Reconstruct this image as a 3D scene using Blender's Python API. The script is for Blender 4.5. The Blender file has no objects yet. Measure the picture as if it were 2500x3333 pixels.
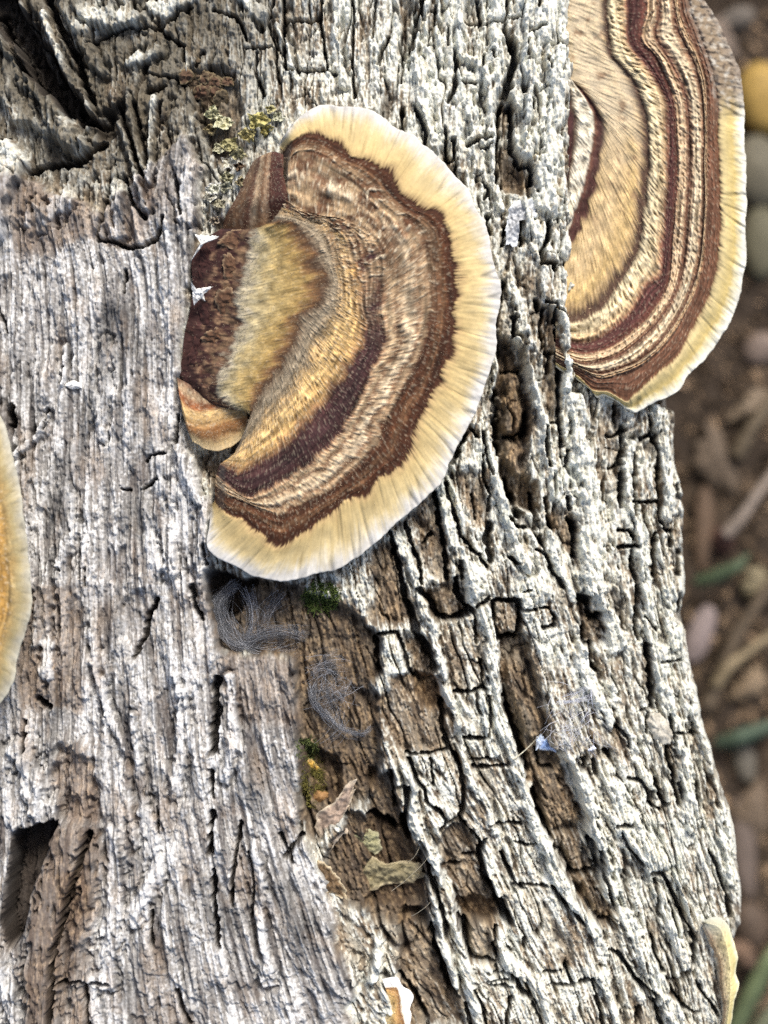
import bpy, math, random
import numpy as np

# ------------------------------------------------------------------ camera, world, sun, exposure
K = 3.84e-5                 # metres per photo pixel on the bark's top plane
CX, CY = 1250.0, 1666.5
CAM_Z = 0.22                # a hand-held close-up, straight down on a lying log
scene = bpy.context.scene
COL = scene.collection
cam_d = bpy.data.cameras.new('camera')
cam = bpy.data.objects.new('camera', cam_d)
COL.objects.link(cam)
cam.location = (0, 0, CAM_Z)
cam_d.sensor_fit = 'AUTO'
cam_d.sensor_width = 36.0
cam_d.lens = 36.0 * CAM_Z / (3333 * K)
cam_d.clip_start = 0.005
cam_d.clip_end = 50.0
cam_d.dof.use_dof = True
cam_d.dof.focus_distance = CAM_Z - 0.0025
cam_d.dof.aperture_fstop = cam_d.lens / 6.8
cam_d.dof.aperture_blades = 7
scene.camera = cam

SUN_EL, SUN_AZ = math.radians(50), math.radians(24)     # azimuth from +Y towards +X
world = bpy.data.worlds.new('World')
scene.world = world
world.use_nodes = True
wt = world.node_tree
sky = wt.nodes.new('ShaderNodeTexSky')
sky.sky_type = 'NISHITA'
sky.sun_disc = False
sky.sun_elevation = SUN_EL
sky.sun_rotation = SUN_AZ
sky.air_density = 1.0
sky.dust_density = 4.0
sky.ozone_density = 0.6
bg = wt.nodes['Background']
bg.inputs['Strength'].default_value = 0.125
wt.links.new(sky.outputs['Color'], bg.inputs['Color'])
sun_d = bpy.data.lights.new('sun', 'SUN')
sun_d.energy = 2.5
sun_d.angle = math.radians(16)
sun_d.color = (1.0, 0.965, 0.91)
sun = bpy.data.objects.new('sun', sun_d)
COL.objects.link(sun)
sun.location = (0, 0.3, 0.5)
sun.rotation_euler = (-(math.pi / 2 - SUN_EL), 0, 0)
from mathutils import Matrix, Vector
sd = Vector((math.sin(SUN_AZ) * math.cos(SUN_EL), math.cos(SUN_AZ) * math.cos(SUN_EL), math.sin(SUN_EL)))
sun.rotation_euler = sd.to_track_quat('Z', 'Y').to_euler()
scene.view_settings.view_transform = 'Standard'
scene.view_settings.look = 'None'
scene.view_settings.gamma = 1
scene.view_settings.exposure = 0.5
scene.view_settings.use_curve_mapping = False
scene.render.engine = 'CYCLES'
scene.cycles.use_denoising = False
scene.cycles.max_bounces = 6

# ------------------------------------------------------------------ helpers
rng = np.random.default_rng(7)
random.seed(7)
_perm = rng.integers(0, 256, 1024)
_gang = rng.random(256) * 2 * math.pi
_gx, _gy = np.cos(_gang), np.sin(_gang)


def gnoise(x, y, seed=0):
    """2-D gradient noise, about -0.7..0.7"""
    x = np.asarray(x, float) + seed * 17.37
    y = np.asarray(y, float) + seed * 31.91
    xi = np.floor(x).astype(np.int64)
    yi = np.floor(y).astype(np.int64)
    fx, fy = x - xi, y - yi
    u = fx * fx * fx * (fx * (fx * 6 - 15) + 10)
    v = fy * fy * fy * (fy * (fy * 6 - 15) + 10)

    def g(ix, iy, dx, dy):
        h = _perm[(_perm[ix & 255] + iy) & 255] & 255
        return _gx[h] * dx + _gy[h] * dy
    a = g(xi, yi, fx, fy)
    b = g(xi + 1, yi, fx - 1, fy)
    c = g(xi, yi + 1, fx, fy - 1)
    d = g(xi + 1, yi + 1, fx - 1, fy - 1)
    return (a + (b - a) * u) * (1 - v) + (c + (d - c) * u) * v


def fbm(x, y, seed=0, octs=3, gain=0.5):
    s, a, t = 0, 1.0, 0
    for o in range(octs):
        s = s + a * gnoise(x * 2 ** o, y * 2 ** o, seed + o * 3)
        t += a
        a *= gain
    return s / t


def ridged(x, y, seed=0, octs=3, gain=0.55):
    s, a, t = 0, 1.0, 0
    for o in range(octs):
        s = s + a * (1 - np.abs(gnoise(x * 2 ** o, y * 2 ** o, seed + o * 5)) * 2.2)
        t += a
        a *= gain
    return s / t


def sst(a, b, x):
    t = np.clip((x - a) / (b - a), 0, 1)
    return t * t * (3 - 2 * t)


def S2W(sx, sy, z=0.0):
    """a point seen at photo pixel (sx, sy) when it lies at height z"""
    f = (CAM_Z - z) / CAM_Z
    return np.stack(np.broadcast_arrays((sx - CX) * K * f, (CY - sy) * K * f, z), -1)


ZONES = {'A': (1300, 0, 2.765), 'B': (1400, 800, 2.765), 'C': (1200, 1500, 2.765), 'D': (1750, 1300, 2.765),
         'E': (1200, 2200, 2.765), 'F': (1750, 2050, 2.37), 'G': (1300, 2600, 2.765), 'H': (1800, 2600, 2.37),
         'P': (500, 250, 1.301), 'Q': (1600, 0, 1.58), 'T': (0, 0, 1.659), 'L': (0, 1100, 1.843),
         'V': (0, 2200, 1.276), 'M': (600, 1750, 1.659), 'N': (800, 0, 1.508), 'W': (1100, 3050, 4.1475),
         'S': (0, 0, 1.0)}


def Z(zone, pts):
    ox, oy, s = ZONES[zone]
    return np.array([(ox + p[0] / s, oy + p[1] / s) for p in pts], float)


def mesh_obj(name, verts, faces, mat, parent=None, cols=None, smooth=True):
    """faces: int array (n,3) or (n,4)"""
    verts = np.asarray(verts, np.float32)
    faces = np.asarray(faces, np.int32)
    me = bpy.data.meshes.new(name)
    nf, k = faces.shape
    me.vertices.add(len(verts))
    me.vertices.foreach_set('co', verts.ravel())
    me.loops.add(nf * k)
    me.loops.foreach_set('vertex_index', faces.ravel())
    me.polygons.add(nf)
    me.polygons.foreach_set('loop_start', np.arange(0, nf * k, k, dtype=np.int32))
    me.polygons.foreach_set('use_smooth', np.full(nf, smooth))
    me.update(calc_edges=True)
    if cols is not None:
        c = np.ones((len(verts), 4), np.float32)
        c[:, :3] = np.clip(cols, 0, 1)
        at = me.color_attributes.new('tint', 'FLOAT_COLOR', 'POINT')
        at.data.foreach_set('color', c.ravel())
    me.materials.append(mat)
    o = bpy.data.objects.new(name, me)
    COL.objects.link(o)
    if parent is not None:
        o.parent = parent
    return o


def tag(o, label=None, cat=None, group=None, kind=None):
    if label: o['label'] = label
    if cat: o['category'] = cat
    if group: o['group'] = group
    if kind: o['kind'] = kind
    return o


def empty(name):
    o = bpy.data.objects.new(name, None)
    o.empty_display_size = 0.004
    COL.objects.link(o)
    return o


def material(name, rough=0.85, spec=0.25, grain_scale=2500.0, grain=0.25, bump=0.0, sss=0.0, alpha=None, sheen=0.0, trans=0.0):
    """tint attribute x fine procedural grain"""
    m = bpy.data.materials.new(name)
    m.use_nodes = True
    nt = m.node_tree
    b = nt.nodes['Principled BSDF']
    at = nt.nodes.new('ShaderNodeAttribute')
    at.attribute_name = 'tint'
    tc = nt.nodes.new('ShaderNodeTexCoord')
    ns = nt.nodes.new('ShaderNodeTexNoise')
    ns.inputs['Scale'].default_value = grain_scale
    ns.inputs['Detail'].default_value = 3
    nt.links.new(tc.outputs['Object'], ns.inputs['Vector'])
    mr = nt.nodes.new('ShaderNodeMapRange')
    mr.inputs['From Min'].default_value = 0.3
    mr.inputs['From Max'].default_value = 0.7
    mr.inputs['To Min'].default_value = 1 - grain
    mr.inputs['To Max'].default_value = 1 + grain
    nt.links.new(ns.outputs['Fac'], mr.inputs['Value'])
    mx = nt.nodes.new('ShaderNodeVectorMath')
    mx.operation = 'SCALE'
    nt.links.new(at.outputs['Color'], mx.inputs[0])
    nt.links.new(mr.outputs['Result'], mx.inputs['Scale'])
    nt.links.new(mx.outputs['Vector'], b.inputs['Base Color'])
    b.inputs['Roughness'].default_value = rough
    b.inputs['Specular IOR Level'].default_value = spec
    if sss:
        b.inputs['Subsurface Weight'].default_value = sss
        b.inputs['Subsurface Radius'].default_value = (0.0012, 0.0007, 0.0004)
        b.inputs['Subsurface Scale'].default_value = 0.5
    if sheen:
        b.inputs['Sheen Weight'].default_value = sheen
    if trans:
        b.inputs['Transmission Weight'].default_value = trans
    if bump:
        bp = nt.nodes.new('ShaderNodeBump')
        bp.inputs['Strength'].default_value = bump
        bp.inputs['Distance'].default_value = 0.0002
        nt.links.new(ns.outputs['Fac'], bp.inputs['Height'])
        nt.links.new(bp.outputs['Normal'], b.inputs['Normal'])
    return m


M_BARK = material('weathered_bark', 0.9, 0.2, 3500, 0.22)
M_CAP = material('velvety_cap', 0.8, 0.2, 4000, 0.18, sheen=0.05)
M_RIM = material('pale_fungus_rim', 0.75, 0.25, 3000, 0.06)
M_HAIR = material('fine_hair', 0.6, 0.3, 2500, 0.1)
M_LEAF = material('dry_leaf', 0.7, 0.3, 2500, 0.25, bump=0.3)
M_LICHEN = material('lichen', 0.85, 0.2, 3500, 0.2, bump=0.3)
M_STONE = material('pebble_stone', 0.7, 0.3, 900, 0.2, bump=0.3)
M_SOIL = material('leaf_mould_soil', 0.95, 0.15, 700, 0.5, bump=0.5)
M_GRASS = material('grass_blade', 0.6, 0.35, 900, 0.15)
M_FILM = material('pale_film', 0.35, 0.5, 2500, 0.1)

# ------------------------------------------------------------------ the log: one surface, cut into bark plates along its cracks
R_PX, H_MM = 75.0, 60.0
LEFT_EDGE = -650.0


def axis(a0, a1, lo, hi, fine, coarse):
    return np.concatenate([np.arange(a0, lo, coarse), np.arange(lo, hi, fine), np.arange(hi, a1, coarse)])


FINE = 3.5
ua = np.concatenate([axis(-800, 2090, -50, 2090, FINE, 12.0), np.arange(2090, 2560, 2.0)])
ya = axis(-700, 4050, -60, 3400, FINE, 14.0)
U, Y = np.meshgrid(ua, ya)            # rows: y
NY, NU = U.shape
Ey = np.array([(-700, 2150), (0, 2170), (900, 2190), (1350, 2212), (1520, 2214), (1600, 2236), (1800, 2244), (2000, 2242),
               (2100, 2258), (2200, 2276), (2350, 2300), (2450, 2330), (2600, 2380), (2750, 2412), (2900, 2432), (3000, 2428),
               (3060, 2400), (3333, 2385), (4050, 2370)], float)
E = np.interp(Y, Ey[:, 0], Ey[:, 1]) + 34 + 16 * fbm(Y / 130, Y * 0 + .5, 13, 3) + 3 * gnoise(Y / 30, Y * 0 + .3, 14)
TH = np.clip((U - (E - R_PX)) / R_PX, 0, None) - np.clip((LEFT_EDGE + R_PX - U) / R_PX, 0, None)
TH = np.clip(TH, -2.4, 2.4)
SX = np.where(TH > 0, E - R_PX + R_PX * np.sin(TH), np.where(TH < 0, LEFT_EDGE + R_PX + R_PX * np.sin(TH), U))
Z0 = -H_MM * (1 - np.cos(TH)) - 5.0 * np.clip((SX - 1350) / (E - 1350), 0, 1) ** 2        # mm
FXp = np.where(TH > 1.45, E - R_PX + R_PX * math.sin(1.45) + (TH - 1.45) * R_PX * 0.4, SX)
# grain direction: vertical at the top, leaning right further down on the bark side
def lean(x, y):
    yy = np.array([-700, 1450, 1900, 2300, 2700, 3200, 4050], float)
    sl = np.array([0, 0.0, .24, .29, .42, .40, .40])
    yf = np.arange(-700, 4051, 10.0)
    cum = np.cumsum(np.interp(yf, yy, sl)) * 10.0
    fx = np.clip((x - 250) / 1350, 0, 1) * (1 - 0.3 * sst(1800, 2500, x))
    return np.interp(y, yf, cum) * fx


SS = FXp - lean(FXp, Y)
# wandering coordinates so that traced cracks get a natural wobble
WX = FXp + 9 * fbm(SS / 60, Y / 60, 1, 3) + 5 * gnoise(SS / 14, Y / 18, 4)
WY = Y + 9 * fbm(SS / 60, Y / 60, 2, 3) + 5 * gnoise(SS / 14, Y / 18, 5)


def window(pts, pad):
    r0, r1 = np.searchsorted(ya, [pts[:, 1].min() - pad, pts[:, 1].max() + pad])
    c0, c1 = np.searchsorted(ua, [pts[:, 0].min() - pad, min(pts[:, 0].max() + pad + (350 if pts[:, 0].max() > 1650 else 0), 2900)])
    return slice(max(r0 - 1, 0), r1 + 1), slice(max(c0 - 1, 0), c1 + 1)


def seg_dist(pts, pad):
    w = window(pts, pad)
    x, y = WX[w], WY[w]
    d = np.full(x.shape, 1e9)
    for (ax, ay), (bx, by) in zip(pts[:-1], pts[1:]):
        vx, vy = bx - ax, by - ay
        L = max(vx * vx + vy * vy, 1e-9)
        t = np.clip(((x - ax) * vx + (y - ay) * vy) / L, 0, 1)
        d = np.minimum(d, np.hypot(x - ax - t * vx, y - ay - t * vy))
    return w, d


def poly_mask(pts, pad=30, plain=False):
    w = window(pts, pad)
    x, y = (FXp[w] + 8 * gnoise(Y[w] / 90, Y[w] * 0, 3), Y[w]) if plain else (WX[w], WY[w])
    ins = np.zeros(x.shape, bool)
    n = len(pts)
    for i in range(n):
        x1, y1 = pts[i]
        x2, y2 = pts[(i + 1) % n]
        if y1 == y2:
            continue
        c = ((y1 > y) != (y2 > y)) & (x < (x2 - x1) * (y - y1) / (y2 - y1) + x1)
        ins ^= c
    return w, ins


def boxblur(a, r):
    for ax in (0, 1):
        p = np.pad(a, [(r + 1, r) if i == ax else (0, 0) for i in (0, 1)], mode='edge')
        c = np.cumsum(p, axis=ax)
        n = a.shape[ax]
        hi = np.take(c, np.arange(2 * r + 1, 2 * r + 1 + n), axis=ax)
        lo = np.take(c, np.arange(0, n), axis=ax)
        a = (hi - lo) / (2 * r + 1)
    return a


# ---- wood / bark regions
wood_poly = np.array([(-1300, 560), (120, 600), (330, 700), (480, 560), (610, 440), (660, 560), (640, 760), (620, 950), (590, 1180),
                      (585, 1330), (610, 1450), (690, 1640), (690, 1900), (712, 2050), (735, 2130), (960, 2140), (968, 2360), (975, 2520),
                      (975, 2700), (1050, 2860), (1080, 2960), (1110, 3080), (1150, 3200), (1120, 3450), (1120, 4100), (-1300, 4100)], float)
_wr = np.random.default_rng(33)
_wp = []
for (ax, ay), (bx, by) in zip(wood_poly[1:-2], wood_poly[2:-1]):
    n_ = max(int(math.hypot(bx - ax, by - ay) / 26), 1)
    for i_ in range(n_):
        _wp.append((ax + (bx - ax) * i_ / n_ + _wr.normal(0, 9), ay + (by - ay) * i_ / n_ + _wr.normal(0, 9)))
wood_poly = np.array([wood_poly[0]] + _wp + [wood_poly[-2], wood_poly[-1]])
w_, m_ = poly_mask(wood_poly)
WOOD = np.zeros((NY, NU))
WOOD[w_] = m_
WOOD = boxblur(boxblur(WOOD, 2), 2)
BARK = 1 - WOOD

LEVEL = np.zeros((NY, NU))            # mm
BROWN = np.zeros((NY, NU))
PALE = np.zeros((NY, NU))


DARK = np.zeros((NY, NU))
NB = fbm(SS / 45, Y / 85, 10, 4)


def region(zone, pts, dz, brown=0.0, pale=0.0, blur=2, dark=0.0):
    pz = Z(zone, pts)
    if dark != 1:
        jr = np.random.default_rng(int(pz[0, 0] + pz[0, 1]) % 997)
        dn = []
        for (ax, ay), (bx, by) in zip(pz, np.roll(pz, -1, axis=0)):
            n_ = max(int(math.hypot(bx - ax, by - ay) / 24), 1)
            for i_ in range(n_):
                dn.append((ax + (bx - ax) * i_ / n_ + jr.normal(0, 8), ay + (by - ay) * i_ / n_ + jr.normal(0, 10)))
        pz = np.array(dn)
    w, m = poly_mask(pz, 110, dark == 1)
    m = m.astype(float)
    LEVEL[w] += dz * boxblur(m, blur)
    soft = boxblur(boxblur(m, 6), 6)
    soft = sst(.2, .8, soft + .75 * NB[w] * (soft > .02))
    BROWN[w] += brown * soft
    PALE[w] += pale * soft
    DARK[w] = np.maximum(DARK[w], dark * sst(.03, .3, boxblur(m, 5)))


LEVEL += 0.9 * WOOD
# deep main grooves of the bark and the paler blocks left standing in them
region('B', [(640, 830), (770, 850), (860, 1000), (890, 1170), (850, 1300), (900, 1450), (880, 1650), (860, 1900), (920, 2080), (1010, 2380),
             (900, 2380), (680, 2250), (650, 2100), (600, 1800), (590, 1500), (610, 1100)], -3.2, 0.8)
region('B', [(690, 1130), (800, 1130), (850, 1480), (780, 1680), (660, 1690), (665, 1480)], 1.9, 0.3)
region('B', [(690, 1740), (850, 1740), (830, 1950), (870, 2090), (780, 2110), (690, 1950)], 1.9, 0.2)
region('B', [(1000, 560), (1140, 560), (1165, 950), (1165, 1580), (1050, 1580), (1000, 1350), (1000, 950)], -1.1, 0.6)
region('A', [(890, 900), (1010, 900), (1020, 1400), (1190, 1500), (1200, 1800), (900, 1650)], -1.6, 0.7)
region('A', [(570, 0), (730, 0), (730, 220), (590, 215)], -0.6, 0.4)
region('A', [(0, 0), (240, 0), (150, 200), (110, 460), (20, 540)], -1.0, 0.5)
region('S', [(1634, 2060), (1700, 2060), (1742, 2169), (1765, 2290), (1792, 2409), (1851, 2472), (1877, 2535), (1889, 2611), (1910, 2683),
             (1923, 2767), (1952, 2843), (1998, 2937), (2002, 3010), (1956, 3018), (1927, 3001), (1863, 2895), (1800, 2735), (1764, 2670),
             (1706, 2489), (1670, 2381), (1634, 2254), (1628, 2079)], -2.6, 0.7)
region('S', [(1690, 2100), (1730, 2220), (1755, 2320), (1775, 2400), (1720, 2420), (1680, 2300), (1655, 2200)], 1.0, 0.1)
region('S', [(1745, 2515), (1840, 2505), (1870, 2600), (1890, 2690), (1800, 2700), (1765, 2600)], 1.3, 0.2)
region('S', [(1800, 2720), (1905, 2715), (1935, 2840), (1870, 2850)], 1.3, 0.0)
region('S', [(1865, 2862), (1945, 2852), (1990, 2940), (1990, 3000), (1950, 3000)], 1.3, 0.1)
region('C', [(590, 260), (640, 260), (700, 800), (720, 1060), (640, 1100), (530, 1080), (470, 900), (390, 560), (300, 560)], -0.9, 0.6)
region('C', [(700, 120), (1030, 60), (1090, 560), (960, 600), (880, 400)], -0.7, 0.6)
region('C', [(0, 800), (200, 700), (260, 900), (320, 1150), (400, 1380), (150, 1540), (40, 1400)], -0.9, 0.8)
region('C', [(450, 1150), (800, 1070), (960, 1350), (640, 1430)], -1.6, 0.7)
region('C', [(1130, 1270), (1340, 1280), (1330, 1560), (1180, 1570)], -0.4, 0.25)
region('C', [(650, 1480), (950, 1430), (980, 1850), (1020, 2050), (770, 2080), (640, 1800)], -0.35, 0.15)
region('C', [(300, 1560), (540, 1600), (600, 1900), (720, 2212), (500, 2212), (380, 1950)], -1.8, 0.8)
region('E', [(230, 0), (620, 0), (700, 600), (720, 670), (300, 700), (180, 500), (60, 250)], -0.9, 0.7)
region('E', [(640, 200), (760, 250), (850, 700), (860, 900), (760, 700), (680, 420)], -1.0, 0.8)
region('E', [(0, 850), (230, 850), (300, 1350), (520, 1700), (520, 2212), (0, 2212)], -1.7, 0.9, dark=.35)
region('E', [(640, 1400), (830, 1330), (950, 1450), (990, 1640), (1100, 1950), (1220, 2212), (800, 2212), (690, 1900)], -1.6, 0.75)
region('G', [(0, 1000), (280, 1000), (330, 1350), (520, 1800), (600, 2027), (0, 2027)], -1.6, 0.7)
region('G', [(500, 900), (950, 980), (1010, 1130), (870, 1140), (850, 1450), (650, 1440), (560, 1250)], -1.4, 0.7)
region('G', [(650, 1160), (850, 1130), (840, 1440), (660, 1430)], 0.9, -0.2)
region('G', [(1380, 1130), (1500, 1250), (1560, 1560), (1500, 1600), (1400, 1300)], -0.4, 0.5)
region('M', [(110, 200), (560, 240), (800, 320), (1000, 480), (1060, 520), (1040, 900), (1060, 1200), (1000, 1450), (720, 1440), (620, 1100), (600, 900),
             (590, 620), (200, 620), (160, 440)], -1.5, 0.95, dark=.3)
region('M', [(190, 620), (580, 600), (600, 900), (610, 1000), (300, 1000), (200, 760)], -0.5, 0.5)
region('M', [(620, 1100), (830, 1180), (850, 1500), (700, 1620), (640, 1500)], -1.6, 0.9, dark=.4)
region('M', [(870, 1480), (1220, 1600), (1330, 1850), (1250, 1991), (900, 1991), (760, 1800)], -1.3, 1.0, dark=.45)
region('D', [(590, 30), (760, 60), (760, 950), (700, 900), (640, 560), (600, 300)], -0.7, 0.3)
region('D', [(90, 900), (300, 1000), (390, 1120), (340, 1480), (130, 1200)], -0.9, 0.7)
region('D', [(350, 1780), (480, 1770), (580, 1950), (600, 2212), (420, 2212), (370, 1950)], -1.0, 0.8)
region('D', [(720, 1320), (880, 1320), (880, 1600), (780, 1640), (680, 1500)], -0.5, 0.0)
# raised pale crusts
region('C', [(1380, 820), (1520, 900), (1620, 1150), (1620, 1300), (1400, 1330), (1380, 1100)], 0.5, 0, 0.75)
region('C', [(850, 880), (1020, 950), (1060, 1250), (960, 1330), (810, 1260)], 0.4, 0, 0.4)
region('D', [(270, 0), (420, 20), (430, 300), (400, 600), (260, 600)], 0.4, 0, 0.5)
region('D', [(390, 1080), (560, 900), (600, 1500), (580, 1780), (420, 1760), (330, 1500)], 0.4, 0, 0.6)
region('A', [(250, 0), (1500, 0), (1500, 1750), (1250, 1900), (1100, 1500), (900, 1300), (560, 1560), (200, 1200), (110, 480)], 0.1, -0.1, 0.22)
region('A', [(1030, 1240), (1230, 1240), (1230, 1420), (1160, 1480), (1050, 1470)], 0.8, 0, 0.5)
region('F', [(330, 1180), (700, 1130), (960, 1650), (930, 1830), (800, 1800), (560, 1500)], 0.3, 0, 0.3)
# the standing bark rib that hides the foot of the right-hand bracket, and the drop behind it
_rr = np.random.default_rng(12)
rib = [(1690, -800)] + [(1852 + 11 * _rr.normal() - 6, y) for y in range(-800, 1100, 26)] + [(1862, 1250), (1830, 1300), (1800, 1240), (1780, 1000), (1700, 700)]
region('S', rib, 0.9, 0.0, 0.12, blur=1)
region('S', [(1858, -800), (2700, -800), (2700, 1345), (2230, 1345), (2100, 1300), (1960, 1270), (1866, 1235), (1858, 1000)], -9.0, 0.5, 0, blur=1)
# the wood side
region('V', [(80, 640), (190, 610), (240, 600), (200, 720), (140, 880), (110, 1020), (60, 1120), (30, 1000), (50, 850)], -7.0, 0.6, blur=2, dark=1)  # hollow: its shade is painted near-black over floor and walls
region('V', [(250, 270), (400, 330), (440, 600), (250, 600)], -1.2, 0.75)
region('V', [(190, 600), (420, 620), (400, 900), (260, 1446), (130, 1446), (150, 900)], 0.2, 0.8, dark=.25)
region('V', [(280, 780), (400, 800), (410, 1240), (270, 1240)], 0.0, 0.35)
region('V', [(470, 420), (600, 520), (560, 780), (440, 700)], 0.2, 0.3)
region('L', [(200, 1500), (480, 1500), (520, 2212), (130, 2212), (130, 1850)], -0.2, 0.6)
region('L', [(880, 1480), (950, 1560), (900, 1750), (850, 1930), (760, 1800), (760, 1600)], -0.7, 0.15)
region('L', [(980, 680), (1150, 640), (1260, 950), (1270, 1100), (1250, 1250), (1280, 1640), (1160, 1600), (1000, 1400), (900, 1300), (900, 1000)], 0.3, 0, 0.35)
region('L', [(560, 0), (700, 0), (700, 350), (640, 800), (560, 800)], 0.15, 0, 0.3)
region('T', [(-80, 760), (100, 790), (165, 880), (150, 970), (70, 1060), (60, 1200), (0, 1330), (-80, 1330)], 2.2, 0, 0.55)
region('T', [(-200, -60), (60, -60), (340, 420), (520, 680), (440, 640), (180, 440), (60, 200), (-200, -20)], -6.0, 0.2, dark=.9)
region('T', [(-200, 100), (60, 180), (200, 440), (330, 560), (480, 800), (430, 830), (180, 700), (-100, 500)], 1.2, 0.0, 0.1)
region('T', [(60, -60), (400, -60), (520, 200), (480, 640), (330, 420)], 0.5, 0.1, 0.0)
region('T', [(400, -100), (780, -100), (780, 130), (420, 230)], 0.8, -0.1, 0.25)
region('T', [(600, 520), (960, 540), (1060, 700), (1060, 1240), (900, 1260), (700, 1000)], 0.3, 0.25, 0.0)
region('T', [(560, 600), (640, 580), (600, 760), (550, 740)], -2.0, 0.4, dark=.6)
region('S', [(690, 1870), (820, 1890), (800, 1960), (740, 2010), (700, 2020)], -2.2, 0.4, dark=.9)  # hollow below the bracket's rim, with the rim's shadow painted in
region('S', [(0, 560), (200, 590), (420, 640), (520, 560), (480, 820), (300, 800), (60, 860)], 0, .55)
region('L', [(0, 380), (110, 420), (130, 520), (60, 640)], -.3, .4, dark=.5)
region('T', [(1000, 340), (1280, 400), (1300, 640), (1240, 900), (1120, 800)], -0.9, 0.7)
# wood dished out under the main bracket so that its foot is seated
region('P', [(330, 560), (1250, 300), (1380, 1000), (1100, 1700), (500, 2050), (280, 1900), (200, 1560), (150, 1300), (190, 760)], -1.2, 0.4, blur=4)

def ridge(zone, pts, w, amp, pale=0.45, brown=0.0):
    p = Z(zone, pts)
    win, d = seg_dist(p, w * 1.2 + 40)
    hw = w * 0.60 * (1 + .8 * gnoise(SS[win] / 45, Y[win] / 60, int(p[0, 1]) % 19) + .7 * gnoise(SS[win] / 14, Y[win] / 22, 3))
    prof = sst(0, .55, 1 - d / np.maximum(hw, 3)) * (.78 + .5 * gnoise(SS[win] / 11, Y[win] / 70, 6) + .35 * gnoise(SS[win] / 26, Y[win] / 40, 8))
    pale = pale * .9
    RIDGE[win] = np.maximum(RIDGE[win], amp * prof)
    if pale > 0:
        side = np.exp(-((d - hw * 1.12 - 5) / 8.0) ** 2) * sst(-.2, .15, gnoise(SS[win] / 30, Y[win] / 80, int(p[0, 1]) % 17 + 2))
        MOAT[win] = np.maximum(MOAT[win], side)
    PALE[win] = np.maximum(PALE[win], pale * sst(.1, .8, prof)) if pale > 0 else PALE[win]
    BROWN[win] = np.maximum(BROWN[win] * (1 - .8 * sst(0, .5, prof) * (pale > 0)), brown * prof)


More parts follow.
